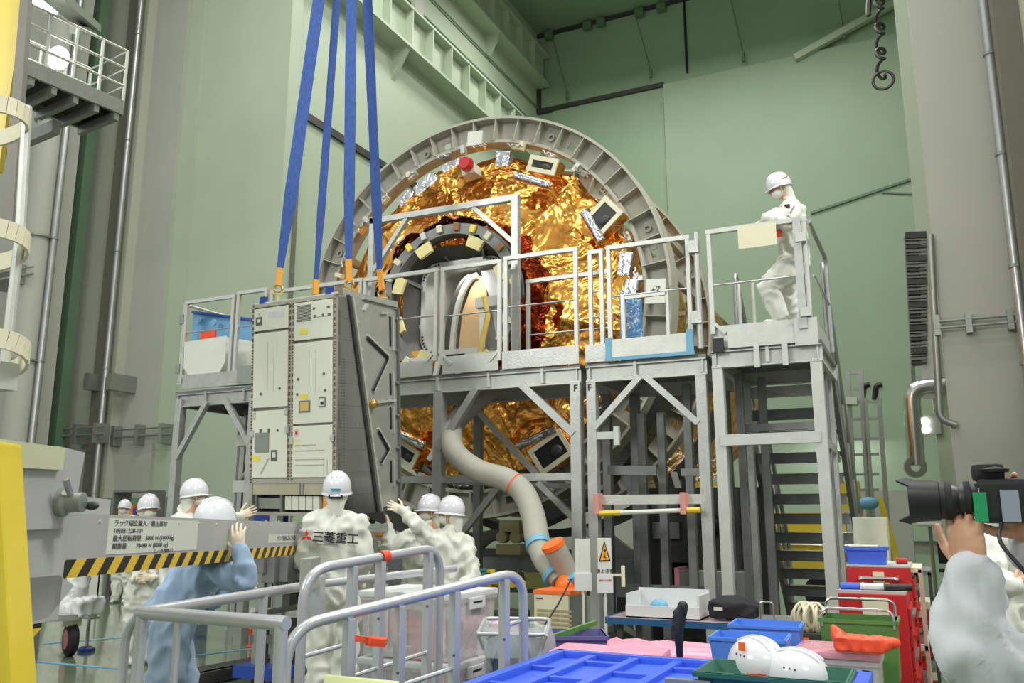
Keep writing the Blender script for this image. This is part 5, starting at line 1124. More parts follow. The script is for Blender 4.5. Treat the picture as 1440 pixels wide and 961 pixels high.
# person behind the photographer, arms folded
j = J_(4.6, head=(1398, 722), neck=(1412, 752), shL=(1390, 780, -.16), shR=(1428, 776, .16), elL=(1392, 818, -.26), elR=(1420, 822, .1), wrL=(1422, 822, -.38), wrR=(1392, 826, -.3), pel=(1422, 868), hipL=(1410, 888, -.1), hipR=(1434, 888, .1), knL=(1410, 990, -.1), knR=(1434, 990, .1), anL=(1410, 1080, -.1), anR=(1434, 1085, .1))
for s in 'LR': j['an'+s].z = .1
p2 = person('worker with folded arms standing behind the photographer at right', (*at(1420, 1000, 4.6).xy, 0), j, look=-RT-HD*.1, hands=(('L', RT, HD, Z, dict(m=skin)), ('R', -RT-Z*.2, HD, Z, dict(m=skin, curl=.3))), seed=11)
MB().box(at(1392, 796, 4.32), (.09, .01, .045)).build('arm_badge', white, p2); text('☆', .04, ink, at(1391, 797, 4.3), RT, Z, p2) if 0 else MB().box(at(1391, 797, 4.31), (.02, .01, .02)).build('badge_mark', ink, p2)
# photographer at the right edge
DP = 1.8
j = J_(DP, head=(1640, 680, -.1), neck=(1650, 790, -.1), shL=(1530, 1000, .0), shR=(1740, 890, -.1), elL=(1352, 908, .02), elR=(1600, 1000, .0), wrL=(1366, 812, .0), wrR=(1462, 775, .03), pel=(1680, 1220, -.1), hipL=(1640, 1270, -.1), hipR=(1720, 1270, -.1), knL=(1640, 1500, -.1), knR=(1720, 1500, -.1), anL=(1640, 1700), anR=(1720, 1700))
for s in 'LR': j['kn'+s].z = .45; j['an'+s].z = .1
ph = person('photographer in a white coat at the right edge raising a camera', (j['pel'].x, j['pel'].y, 0), j, top=cover_g, look=-RT+HD*.1, hands=(), seed=12, voxel=.014)
hand(ph, j['wrL']+Z*.01, Z*1.0-RT*.05, HD*.3+RT*.6, -RT, m=skin, curl=.38, voxel=.0028, k=1.0, name='hand')
hand(ph, at(1450, 752, DP+.04), Z*.8-RT*.5, -HD-RT*.3, Z-RT, m=skin, curl=.5, voxel=.003, name='hand')
cm = thing('photo_camera', 'black camera with large lens hood and green tag held at the right edge', 'camera', at(1390, 740, DP))
ca = (-RT+HD*.48).normalized(); L0 = at(1379, 704, DP+.0)
cn_ = Z.cross(ca); cn_ = cn_ if cn_.dot(HD) > 0 else -cn_
def cpz(d, up_=0, sd=0): return L0+ca*d+Z*up_+cn_*sd
MB().lathe([(0, -.0), (.034, 0), (.034, .035), (.031, .04), (.036, .05), (.038, .068), (.038, .075), (.041, .077), (.043, .11), (.047, .135), (.043, .135), (.038, .09), (0, .09)], L0, axis=ca, n=36).build('lens', black, cm, smooth=True)
for a_ in (60, 120, 240, 300):
    x_, y_, z_ = basis(ca); d_ = x_*cos(radians(a_))+y_*sin(radians(a_)); e_ = x_*cos(radians(a_+90))+y_*sin(radians(a_+90)); MB().prism([L0+ca*.133+d_*.0465+e_*.018, L0+ca*.133+d_*.0465-e_*.018, L0+ca*.156+d_*.049], -d_*.003).build('hood_petal', black, cm)
for d_ in (.018, .052): MB().lathe([(.036, 0), (.0395, 0), (.0395, .012), (.036, .012)], L0+ca*d_, axis=ca, n=40).build('zoom_ring', blackrub, cm, smooth=True)
bd_ = MB().box(cpz(-.04, -.002), (.09, .11, .088), Matrix((ca, Z.cross(ca), Z)).transposed()).build('camera_body', black, cm, bevel=.012)
MB().box(cpz(-.018, .056), (.06, .05, .035), Matrix((ca, Z.cross(ca), Z)).transposed()).build('viewfinder_hump', black, cm, bevel=.012)
MB().lathe([(0, 0), (.024, 0), (.026, .006), (0, .012)], cpz(-.03, .055, -.035), axis=Z, n=20).build('mode_dial', black, cm, smooth=True)
MB().box(cpz(-.048, -.012, -.064), (.032, .004, .062), Matrix((ca, Z.cross(ca), Z)).transposed()).build('silver_sticker', mat('silver_sticker', (150, 158, 174), .35, .5), cm)
MB().box(cpz(.004, -.014, -.062), (.024, .003, .058), Matrix((ca, Z.cross(ca), Z)).transposed()).build('green_tag', mat('green_tag', (16, 142, 88), .5), cm)
MB().box(cpz(.0, .018, -.05), (.01, .006, .012)).build('strap_ring', steel, cm)
MB().tube(rounded([cpz(-.03, -.045, -.06), at(1402, 760, 1.7), at(1450, 815, 1.65), at(1500, 860, 1.7)], .05), .004, 6).build('neck_strap', black, cm, smooth=True)
# ================================================================ FOREGROUND RAILINGS
def down(p, z=0.0): return V((p.x, p.y, z))
railm = mat('satin_silver_rail', (186, 188, 192), .3, .45, .04, 10)
def rtube(t, pts, r=.021, name='rail_tube', m=None, n=14): return MB().tube(pts, r, n).build(name, m or railm, t, smooth=True)
ra = thing('guard_railing', 'low cornered silver railing at bottom left of the picture', 'railing', down(atZ(200, 861, 1.12)), 'silver foreground railings')
c0, c1, c2 = atZ(200, 862, 1.12), atZ(396, 877, 1.12), atZ(445, 822, 1.12)
rtube(ra, [c0-X*.015, c1+X*.02], .023); rtube(ra, [c0, c2]); rtube(ra, rounded([c1+V((.0, 0, .0)), c1-Z*.0001, down(c1)], .01, 3))
rtube(ra, [c0, down(c0)], name='rail_post'); 
kk = c0-RT*.0; rtube(ra, rounded([c0+X*.0, c0-X*.07-Z*.06, down(c0)-X*.07], .06), .016)
m0 = c0.lerp(c1, .28); rtube(ra, [m0-Z*.02, down(m0)], .012, 'baluster'); m1 = c0.lerp(c2, .62); rtube(ra, [m1, down(m1)], .02, 'rail_post')
rtube(ra, [c0-Z*.33, m0-Z*.3], .008, 'lower_rail'); MB().box(c1-Z*.28+Y*-.022, (.02, .01, .02)).build('screw', galv, ra)
MB().box(c2-Z*.06, (.07, .07, .2), Matrix.Rotation(.3, 3, 'Z')).build('clamp_block', railm, ra, bevel=.008); MB().box(at(436, 807, 4.0), (.05, .16, .14), Matrix.Rotation(.4, 3, 'Z')).build('clamp_block', alu, ra, bevel=.006)
c3 = at(640, 800, 5.2); rtube(ra, [c2, c3], .02)
def arch(label, a, b, legs, lowers, tie=None):
    t = thing('guard_railing', label, 'railing', down(a), 'silver foreground railings')
    d = (b-a).normalized(); rtube(t, rounded([down(a), a-Z*.0, b, down(b)], .13, 8), .02)
    for f_ in legs: p = a.lerp(b, f_); o = MB().bar(p-Z*.015, down(p), .04, .03, up=d).build('rail_post', railm, t, bevel=.006); MB().lathe([(0, 0), (.006, 0), (.006, .004), (0, .004)], p-Z*.25-HD*.02, axis=-HD, n=8).build('screw', ink_g, o)
    for (f0, f1, dz) in lowers: MB().tube([a.lerp(b, f0)-Z*dz, a.lerp(b, f1)-Z*dz], .009, 8).build('lower_rail', railm, t)
    return t
a1 = arch('taller arched railing with an orange tie, behind the front arched railing', at(428, 803, 3.45), at(619, 769, 4.1), (.32, .52, .9), ((.02, .3, .32), (.3, .9, .45)))
a2 = arch('front arched railing with orange band on its post, nearest the camera', at(404, 884, 3.0), at(736, 803, 3.75), (.22, .42, .66, .9), ((0, .16, .3), (0, .16, .42), (.42, .66, .3), (.42, .66, .55), (.66, .9, .4), (.9, .98, .2)))
def band(px, py, D, w, name, lab, r=.028, ax=None):
    o = MB().lathe([(r*.93, -w/2), (r, -w/2), (r, w/2), (r*.93, w/2), (r*.93, -w/2)], at(px, py, D), axis=ax or HD, n=20).build(name, redor, smooth=True); return tag(o, lab, 'tie')
q = at(540, 784, 3.3+.55*.6); band(540, 783, 3.8, .04, 'orange_tie', 'orange tie wrapped round the top of the taller railing', .026, (at(619, 769, 4.1)-at(428, 803, 3.45)))
o = thing('orange_tie', 'orange tape band tied across two posts of the front railing', 'tie', at(515, 900, 3.25))
MB().bar(at(487, 896, 3.3), at(520, 901, 3.2), .012, .022).bar(at(516, 901, 3.27), at(543, 904, 3.27), .06, .026).build('band', redor, o)
# ================================================================ BOXES, BINS
def openbox(t, p, sx, sy, h, wall, m, name='bin_body', rot=0, taper=.9, rim=.02, lidz=None):
    """bin with thickness, tapering down, with a rolled rim; p = top centre"""
    R = Matrix.Rotation(rot, 3, 'Z'); b = MB(); p = V(p)
    def ringv(s, z, k): return [p+R @ V((a*sx/2*s-(wall if k else 0)*a, c*sy/2*s-(wall if k else 0)*c, z)) for a, c in ((-1, -1), (1, -1), (1, 1), (-1, 1))]
    L = [ringv(taper, -h, 0), ringv(1, 0, 0), ringv(1, 0, 1), ringv(taper, -h+wall, 1)]
    b.add([q for l in L for q in l], [(i*4+k, i*4+(k+1) % 4, (i+1)*4+(k+1) % 4, (i+1)*4+k) for i in range(3) for k in range(4)]+[(3, 2, 1, 0), (12, 13, 14, 15)])
    o = b.build(name, m, t)
    if rim:
        r_ = MB()
        for i in range(4):
            q0, q1 = L[1][i], L[1][(i+1) % 4]; r_.bar(q0-Z*.01, q1-Z*.01, rim, rim)
        r_.build('rim', m, o)
    return o
def clearstack():
    n0 = at(506, 900, 4.9); n1 = atY(640, 900, n0.y); x0, x1 = n0.x, n1.x; y0 = n0.y; y1 = y0+.46
    for i, (z0, z1, lab, inner) in enumerate(((.0, .33, 'lowest translucent storage box of the stack behind the railings', blue_l), (.34, .70, 'middle translucent storage box of the stack behind the railings', whitep), (.71, 1.05, 'topmost translucent storage box holding red things, behind the railings', redp))):
        t = thing('storage_box', lab, 'box', ((x0+x1)/2, (y0+y1)/2, z0), 'translucent boxes behind the railings')
        openbox(t, ((x0+x1)/2, (y0+y1)/2, z1-.03), x1-x0, y1-y0, z1-z0-.03, .006, clear_box, 'box_body', taper=.94)
        MB().b2((x0-.012, y0-.012, z1-.035), (x1+.012, y1+.012, z1)).build('lid', whitep, t, bevel=.01)
        for k in range(5): MB().b2((x0+.05+k*(x1-x0)/5, y0-.004, z0+.04), (x0+.06+k*(x1-x0)/5, y0+.004, z1-.06)).build('rib', clear_box, t)
        MB().b2((x1+.005, y0+.12, z1-.09), (x1+.02, y0+.3, z1-.03)).build('latch', whitep, t, bevel=.005); MB().b2((x1+.018, y0+.16, z1-.06), (x1+.022, y0+.26, z1-.05)).build('latch_gap', ink, t)
        if i == 2:
            g = MB(); random.seed(3)
            for k in range(7): g.box((x0+.1+random.random()*(x1-x0-.2), y0+.1+random.random()*.25, z0+.03+random.random()*.15), (.16, .12, .1), Matrix.Rotation(random.random()*3, 3, 'Z'))
            o = organic(g, 'folded_red_sheets', mat('soft_red_cloth', (214, 92, 92), .7, 0, .06), t, .02, 3)
        elif i == 1: MB().b2((x1-.003, y0+.08, z0+.08), (x1+.004, y0+.14, z0+.18)).build('orange_label', orange, t)
        else: MB().b2((x0+.03, y0+.03, z0+.02), (x1-.03, y1-.03, z0+.2)).build('contents', blue_l, t)
clearstack()
o = thing('pallet_sheet', 'pale yellow green board lying low in front of the railings', 'board', at(540, 1000, 3)); MB().prism([at(457, 951, 3.05), at(560, 961, 3.0), at(560, 1060, 2.9), at(440, 1060, 2.9)], HD*.03).build('board', mat('pale_yellow_green', (200, 206, 150), .5), o); MB().prism([down(at(440, 1060, 2.9)), down(at(560, 1060, 2.9)), at(560, 1060, 2.9), at(440, 1060, 2.9)], HD*.03).build('leg_panel', alu_d, o)
# waste bag stand
ws = thing('bag_stand', 'folding stand holding a clear bag and dark blue sack beside the boxes', 'stand', down(at(725, 930, 4.5)))
cs = at(724, 890, 4.55); R_ = Matrix.Rotation(.35, 3, 'Z'); hx, hy = .17, .15; zt = cs.z+.02
cor = [V((cs.x, cs.y, zt))+R_ @ V((a*hx, b*hy, (.03 if b > 0 else -.01))) for a, b in ((-1, -1), (1, -1), (1, 1), (-1, 1))]
rtube(ws, rounded([cor[0], cor[1], cor[2], cor[3], cor[0]], .04), .01, 'top_frame')
for a, b in ((0, 2), (2, 0), (1, 3), (3, 1)): p = cor[a]; q = down(cor[b]); MB().tube([p, V((q.x, q.y, 0))], .009, 8).build('leg', railm, ws)
g = MB()
for (r0, z) in ((.17, zt+.03), (.2, zt-.02), (.19, zt-.1), (.16, zt-.4), (.1, zt-.55)): pass
def bag(cx, cy, prof, seed, n=28):
    vs = []
    for r, z in prof:
        for k in range(n): a = 2*pi*k/n; rr = r*(1+.12*noise.noise(V((cos(a)*2, sin(a)*2, z*6+seed)))); vs.append(V((cx+rr*cos(a), cy+rr*sin(a)*.9, z+.02*noise.noise(V((cos(a)*3, sin(a)*3, seed))))))
    m = len(prof); return MB().add(vs, [(i*n+k, i*n+(k+1) % n, (i+1)*n+(k+1) % n, (i+1)*n+k) for i in range(m-1) for k in range(n)])
bag(cs.x, cs.y, [(.21, zt-.12), (.2, zt-.04), (.18, zt+.02), (.165, zt+.01), (.15, zt-.2), (.13, zt-.45), (.02, zt-.52)], 1).build('clear_bag', clear, ws, smooth=True)
bag(cs.x, cs.y, [(.15, zt-.05), (.15, zt-.3), (.13, zt-.5), (.02, zt-.56)], 5).build('dark_sack', mat('dark_blue_sack', (50, 62, 96), .5, bump=.4), ws, smooth=True)
# pink wrapped stack behind
o = thing('pink_wrapped_bundle', 'pink film wrapped bundle between the clear boxes and the bag stand', 'bundle', down(at(682, 870, 5.4))); b_ = MB().box((*at(682, 885, 5.4).xy, .42), (.42, .3, .84)); organic(b_, 'wrapped_load', film_pink, o, .03, 5, .012, 6)
# purple-blue bin with green net rim
bn1 = at(806, 898, 4.9); o = thing('tote_bin', 'violet blue tote bin with a green net edge beside the bag stand', 'bin', (bn1.x, bn1.y, 0)); openbox(o, (bn1.x, bn1.y, bn1.z+.03), .34, .3, .28, .01, mat('violet_plastic', (96, 96, 150), .4), rot=.45); MB().bar(at(775, 897, 4.75), at(838, 876, 5.15), .02, .025).build('green_edge', green_p, o); MB().box((bn1.x, bn1.y, (bn1.z-.25)/2), (.3, .26, bn1.z-.26)).build('base_crate', alu_d, o)
bn2 = at(760, 925, 4.6); o = thing('pink_sheet_box', 'low box covered with pink film just behind the blue pallet', 'box', down(at(855, 915, 4.5)));
P0 = at(858, 913, 4.45); MB().box((P0.x, P0.y, P0.z/2), (.55, .3, P0.z), Matrix.Rotation(.1, 3, 'Z')).build('carton', pink, o, bevel=.02)
P0 = atZ(945, 905, .78); o = thing('pink_film_crate', 'wide crate draped in pink film with dark mesh window, behind the pallet', 'crate', (P0.x, P0.y, 0))
bb = MB().box((P0.x, P0.y, .38), (.85, .42, .76)); organic(bb, 'draped_film', pink, o, .025, 4, .012, 9, 2); MB().box((P0.x-.5, P0.y-.02, .7), (.28, .4, .06)).build('mesh_window', mat('dark_teal_mesh', (44, 74, 84), .5), o); MB().bar((P0.x-.65, P0.y-.22, .74), (P0.x-.45, P0.y+.22, .75), .02).build('green_edge', green_p, o)
MB().box((P0.x-.5, P0.y-.02, .33), (.28, .38, .66)).build('crate_side', alu_d, o)
# work table
Tt = atZ(853, 872, .72); T1 = atY(1112, 880, Tt.y); tb_ = thing('work_table', 'long blue edged table in front of the marked platform', 'table', ((Tt.x+T1.x)/2, Tt.y+.3, 0))
MB().b2((Tt.x, Tt.y, .70), (T1.x, Tt.y+.55, .735)).build('table_top', mat('pink_grey_laminate', (176, 150, 150), .3), tb_); MB().b2((Tt.x-.005, Tt.y-.012, .695), (T1.x+.005, Tt.y, .74)).build('blue_edge', mat('edge_blue', (36, 86, 130), .4), tb_)
MB().b2((Tt.x-.012, Tt.y, .695), (Tt.x, Tt.y+.55, .74)).build('blue_edge', mat('edge_blue', (36, 86, 130), .4), tb_)
for x in (Tt.x+.08, T1.x-.08):
    for y in (Tt.y+.06, Tt.y+.5): MB().b2((x-.02, y-.02, 0), (x+.02, y+.02, .7)).build('leg', dkmetal, tb_)
MB().b2((Tt.x+.05, Tt.y+.05, .18), (T1.x-.05, Tt.y+.5, .2)).build('lower_shelf', alu_d, tb_)
w0 = at(880, 866, 6.6); w0 = V((atZ(880, 868, .74).x, 0, 0)); xa = atY(881, 860, Tt.y+.1).x; xb = atY(984, 860, Tt.y+.1).x
o = thing('parts_tray', 'long white open tray on the blue edged table', 'tray', ((xa+xb)/2, Tt.y+.25, .735)); 
MB().b2((xa, Tt.y+.08, .735), (xb, Tt.y+.095, .82)).build('front_wall', whitep, o); MB().b2((xa, Tt.y+.4, .735), (xb, Tt.y+.415, .92)).build('back_wall', whitep, o); MB().b2((xa, Tt.y+.095, .735), (xa+.015, Tt.y+.4, .9)).build('side_wall', whitep, o); MB().b2((xb-.015, Tt.y+.095, .735), (xb, Tt.y+.4, .9)).build('side_wall', whitep, o); MB().b2((xa, Tt.y+.08, .735), (xb, Tt.y+.415, .745)).build('bottom', whitep, o)
o = MB().ell((xa+.2, Tt.y+.25, .8), (.07, .05, .055)).build('tape_roll', blue_tape, smooth=True); o.location.z = .747; tag(o, 'pale blue roll lying in the white tray', 'roll')
xa2 = atY(990, 860, Tt.y+.1).x; xb2 = atY(1066, 860, Tt.y+.1).x; o = thing('black_bag', 'black cloth bag with a small white tag on the table', 'bag', ((xa2+xb2)/2, Tt.y+.2, .735)); g = MB().box(((xa2+xb2)/2, Tt.y+.22, .81), (xb2-xa2-.06, .2, .11)); g.ell(((xa2+xb2)/2, Tt.y+.22, .82), ((xb2-xa2)/2, .12, .08)); organic(g, 'bag_body', mat('black_cloth', (26, 27, 32), .8), o, .012, 6, .008, 12); MB().box((xa2+.1, Tt.y+.095, .82), (.06, .008, .022)).build('white_tag', white, o)
o = thing('tool_basket', 'small chrome wire basket at the right end of the table', 'basket', (T1.x-.12, Tt.y+.25, .735))
for dx in (-.16, .1): rtube(o, rounded([(T1.x+dx-.05, Tt.y+.1, .74), (T1.x+dx-.05, Tt.y+.1, .88), (T1.x+dx+.04, Tt.y+.1, .88), (T1.x+dx+.04, Tt.y+.1, .74)], .03), .006, 'handle', steel, 8)
MB().b2((T1.x-.25, Tt.y+.08, .735), (T1.x+.18, Tt.y+.4, .765)).build('basket_base', galv, o)
# rope coil
rc = at(1140, 884, 5.3); o = thing('rope_coil', 'coiled off-white rope standing by the table end', 'rope', (rc.x, rc.y, 0)); random.seed(5)
for k in range(12):
    a = k*.5; pts = [V((rc.x+.05*(k % 4-1.5)*.6, rc.y, rc.z+.05))+V((cos(t_)*.06*cos(a), cos(t_)*.06*sin(a), .075*sin(t_)+.01*k % .03)) for t_ in [2*pi*q/14 for q in range(14)]]
    MB().tube(pts, .008, 6, closed=True).build('rope_loop', cream, o, smooth=True)
MB().b2((rc.x-.13, rc.y-.1, 0), (rc.x+.13, rc.y+.12, rc.z-.02)).build('crate_base', dkmetal, o); MB().b2((rc.x-.13, rc.y-.105, rc.z-.1), (rc.x+.0, rc.y-.1, rc.z-.04)).build('orange_mark', orange, o)
# spot cooler and duct
s0 = at(751, 890, 7.4); a_ = atY(800, 880, s0.y); sc_ = thing('spot_cooler', 'cream spot air cooler with louvred front and orange top under the duct', 'cooler', ((s0.x+a_.x)/2, s0.y+.2, 0))
zt_ = at(775, 836, 7.35).z; MB().b2((s0.x, s0.y, .06), (a_.x, s0.y+.42, zt_)).build('cooler_body', cream, sc_, bevel=.012); MB().b2((s0.x-.005, s0.y-.005, zt_), (a_.x+.02, s0.y+.43, zt_+.03)).build('orange_top', orange, sc_)
for k in range(3):
    for i in range(16): MB().b2((s0.x+.03+k*.105, s0.y-.006, .14+i*.036), (s0.x+.125+k*.105, s0.y+.004, .158+i*.036)).build('louvre', mat('tan_louvre', (166, 150, 112), .5), sc_)
MB().b2((a_.x, s0.y+.02, .08), (a_.x+.004, s0.y+.4, zt_-.02)).build('side_cover', galv, sc_); MB().b2((s0.x+.02, s0.y-.004, zt_-.04), (s0.x+.08, s0.y, zt_-.03)).build('name_strip', ink, sc_)
for x in (s0.x+.05, a_.x-.05):
    for y in (s0.y+.06, s0.y+.36): MB().lathe([(0, -.015), (.03, -.015), (.03, .015), (0, .015)], (x, y, .03), axis=X, n=12).build('caster', blackrub, sc_)
dh = thing('flexible_duct', 'fat grey fabric air duct snaking from the platform down to the cooler', 'duct', at(700, 700, 8.4))
pp = [(705, 535, 9.7), (672, 562, 9.6), (644, 590, 9.5), (635, 612, 9.3), (641, 638, 9.0), (672, 662, 8.8), (710, 674, 8.6), (735, 692, 8.5), (749, 724, 8.3), (756, 762, 8.1), (765, 792, 7.9), (784, 818, 7.75)]
pw = [at(x, y, D) for x, y, D in pp]; fine = []
for i in range(len(pw)-1):
    p0, p1, p2, p3 = pw[max(i-1, 0)], pw[i], pw[i+1], pw[min(i+2, len(pw)-1)]
    for k in range(7):
        t_ = k/7; fine.append(.5*((2*p1)+(p2-p0)*t_+(2*p0-5*p1+4*p2-p3)*t_*t_+(3*p1-p0-3*p2+p3)*t_**3))
fine.append(pw[-1]); MB().tube(fine, [.115*(1+.025*noise.noise(p*6)) if i < 62 else .115-.0035*(i-62) for i, p in enumerate(fine)], 20).build('hose_skin', ducthose, dh, smooth=True)
for i, m_ in ((45, redor), (64, blue_tape), (74, blue_tape)):
    i = min(i, len(fine)-2); MB().tube([fine[i-1 if i != 45 else i].lerp(fine[i], .5), fine[i+1]] if i != 45 else [fine[i], fine[i].lerp(fine[i+1], .5)], .1185 if i < 66 else .1, 20).build('tape_band', m_, dh, smooth=True)
e_ = fine[-1]; MB().ell(at(794, 825, 7.7), (.085, .08, .1)).build('orange_elbow', mat('orange_plastic', (236, 118, 30), .35), dh, smooth=True)
o = thing('duct_stub', 'short grey duct with orange rim leaning beside the flexible duct', 'duct', at(792, 800, 7.65))
MB().tube([at(778, 768, 7.7), at(790, 790, 7.75), at(803, 822, 7.8)], [.1, .1, .09], 18).build('stub_skin', ducthose, o, smooth=True); MB().tube([at(776, 764, 7.69), at(779, 770, 7.7)], .105, 18).build('orange_rim', orange, o, smooth=True); MB().tube([at(799, 806, 7.72), at(801, 812, 7.74)], .1, 18).build('tape_band', blue_tape, o, smooth=True)
MB().tube([at(803, 815, 7.2), at(785, 850, 7.0), at(762, 885, 6.8)], .008, 6).build('black_cord', black, sc_)
# signs on stands
def sign(px0, px1, py0, py1, D, lab):
    a = at(px0, py0, D); b = at(px1, py1, D); t = thing('stand_sign', lab, 'sign', down((a+b)/2)); x0, x1 = a.x, a.x+(b-a).dot(RT); w_ = abs((b-a).dot(RT)); c = V(((a.x+b.x)/2, (a.y+b.y)/2, (a.z+b.z)/2)); R = Matrix.Rotation(YAW*.9, 3, 'Z'); h = a.z-b.z
    brd = MB().box(c, (w_, .012, h), R).build('board', white, t, bevel=.004); MB().box(c+R @ V((0, -.008, -h*.32)), (w_+.015, .02, h*.34), R).build('pocket', whitep, t, bevel=.004)
    MB().tube([V((c.x, c.y, c.z-h/2)), V((c.x, c.y, 0))], .012, 8).build('pole', white, t); MB().box((c.x, c.y, .015), (.26, .2, .03), R).build('base', white, t)
    return t, c, R, w_, h
sign(808, 831, 758, 832, 7.2, 'blank white stand sign beside the cooler, left of the warning sign')
t, c, R, w_, h = sign(840, 861, 757, 835, 6.9, 'white warning stand sign with a yellow triangle and black lettering')
F_ = lambda x, z, d=.008: c+R @ V((x, -d, z))
MB().prism([F_(-.045, .03), F_(.045, .035), F_(0, .19)], R @ V((0, -.002, 0))).build('triangle_border', ink, t); MB().prism([F_(-.033, .04, .011), F_(.033, .044, .011), F_(0, .165, .011)], R @ V((0, -.001, 0))).build('triangle', mat('sign_amber', (238, 168, 48), .5), t)
MB().ell(F_(.002, .115, .013), (.009, .002, .01), R).bar(F_(0, .1, .013), F_(-.004, .06, .013), .018, .003, up=RT).bar(F_(.0, .075, .013), F_(.014, .05, .013), .008, .003, up=RT).build('figure_mark', ink, t)
text('頭上注意', .035, ink, F_(0, -.042, .0085), R @ X, Z, t); text('足元にも注意', .016, ink_r, F_(0, -.11, .02), R @ X, Z, t)
MB().box(c+R @ V((.14, 0, -.08)), (.03, .02, .16), R).build('side_paddle', cream, t, bevel=.008); MB().box(c+R @ V((.09, 0, -.07)), (.08, .01, .02), R).build('paddle_arm', cream, t)
# ================================================================ RED CABINETS AND TROLLEYS
def redcab(px0, px1, pyt, D, lab, dep=.55, drawers=7):
    a = at(px0, pyt, D); b = atY(px1, pyt, a.y); z1 = a.z; t = thing('tool_cabinet', lab, 'cabinet', ((a.x+b.x)/2, a.y+dep/2, 0), 'red tool cabinets')
    MB().b2((a.x, a.y, .1), (b.x, a.y+dep, z1)).build('cabinet_body', redp, t, bevel=.008)
    for i in range(drawers):
        z0 = .14+i*(z1-.2)/drawers; d_ = MB().b2((b.x, a.y+.02, z0), (b.x+.018, a.y+dep-.02, z0+(z1-.2)/drawers-.015)).build('drawer', redp, t, bevel=.004)
        MB().b2((b.x+.018, a.y+.06, z0+.05), (b.x+.035, a.y+dep-.06, z0+.065)).build('drawer_pull', redp if i % 2 else galv, d_)
    for x in (a.x+.06, b.x-.06):
        for y in (a.y+.08, a.y+dep-.08): MB().lathe([(0, -.02), (.05, -.02), (.05, .02), (0, .02)], (x, y, .05), axis=X, n=16).build('caster', blackrub, t)
    return t, a, b, z1
t, a, b, z1 = redcab(1190, 1280, 797, 5.9, 'taller red tool cabinet with blue box on top and chrome handle'); bx_, by_ = a.x, a.y
MB().b2((a.x+.0, a.y, z1), (b.x, a.y+.55, z1+.012)).build('steel_rim', alu_l, t)
MB().tube(rounded([(a.x+.08, a.y-.0, z1-.07), (a.x+.08, a.y-.05, z1-.07), (b.x-.08, a.y-.05, z1-.07), (b.x-.08, a.y, z1-.07)], .02), .013, 8).build('chrome_handle', steel, t, smooth=True); MB().b2((a.x+.16, a.y-.006, z1-.1), (b.x-.16, a.y-.001, z1-.03)).build('paper_label', cream, t)
zb = z1
o = thing('blue_container', 'small blue lidded container standing on the taller red cabinet', 'container', (a.x+.13, a.y+.15, z1+.012)); openbox(o, (a.x+.125, a.y+.15, z1+.125), .25, .2, .11, .008, blue_b, taper=.93); MB().b2((a.x+.02, a.y+.06, z1+.125), (a.x+.2, a.y+.22, z1+.135)).build('white_paper', white, o)
o = MB().lathe([(0, 0), (.02, 0), (.02, .07), (0, .07)], (a.x+.3, a.y+.2, z1+.05), axis=X, n=12).build('red_can', redp); o.location.z = z1+.014; tag(o, 'small red can lying beside the blue container', 'can')
t, a, b, z1 = redcab(1178, 1274, 834, 5.25, 'shorter red tool cabinet with open tray of tools, in front')
MB().b2((a.x+.13, a.y-.006, z1-.13), (a.x+.27, a.y-.001, z1-.02)).build('paper_label', cream, t)
MB().b2((a.x, a.y+.02, z1), (b.x, a.y+.3, z1+.015)).build('tray', alu_l, t)
for k, (dx, L_, m_, nm, lab) in enumerate(((.06, .12, blue_b, 'wire_cutter', 'blue handled cutter on the red cabinet tray'), (.17, .14, whitep, 'spray_tube', 'white tube with yellow cap on the red cabinet tray'), (.3, .13, black, 'torch', 'black torch at the right end of the red cabinet tray'))):
    o = thing(nm, lab, 'tool', (a.x+dx, a.y+.1, z1+.015)); MB().tube([(a.x+dx-.05, a.y+.08, z1+.035), (a.x+dx+L_-.05, a.y+.1, z1+.035)], .02, 12).build('body', m_, o, smooth=True)
    MB().tube([(a.x+dx+L_-.05, a.y+.1, z1+.035), (a.x+dx+L_-.03, a.y+.1, z1+.035)], .022, 12).build('cap', [steel, yellow, black][k], o, smooth=True)
a = at(1198, 728, 8.6); b = atY(1246, 728, a.y); o = thing('steel_cabinet', 'cream white metal cabinet behind the red cabinets', 'cabinet', ((a.x+b.x)/2, a.y+.25, 0)); MB().b2((a.x, a.y, .0), (b.x, a.y+.4, a.z)).build('cabinet_body', mat('ivory_paint', (196, 196, 176), .5), o, bevel=.01); MB().b2((b.x-.07, a.y-.01, .7), (b.x-.05, a.y, .82)).build('handle', galv, o)
for i, (px, lab) in enumerate(((1284, 'cream edged wheeled trolley just right of the red cabinets'), (1298, 'second wheeled trolley, half hidden behind the cream edged one'))):
    a = at(px, 800+i*4, 5.9+i*.5); o = thing('wheeled_trolley', lab, 'trolley', down(a), 'trolleys beside the red cabinets')
    for z in (.2, .6, a.z-.02): MB().b2((a.x-.06, a.y-.1, z), (a.x+.05, a.y+.5, z+.03)).build('shelf', (cream, alu_d)[i], o)
    for dx in (-.05, .04):
        for dy in (-.09, .48): MB().b2((a.x+dx-.01, a.y+dy-.01, .1), (a.x+dx+.01, a.y+dy+.01, a.z)).build('upright', (mat('pink_cream_paint', (206, 180, 164), .5), dkmetal)[i], o); MB().lathe([(0, -.015), (.05, -.015), (.05, .015), (0, .015)], (a.x+dx, a.y+dy, .05), axis=X, n=16).build('caster', blackrub, o)
    for k in range(8): MB().box((a.x, a.y+.2, .26+.08*k), (.09, .4, .05)).build('stored_part', (redp, cream, galv)[k % 3], o)
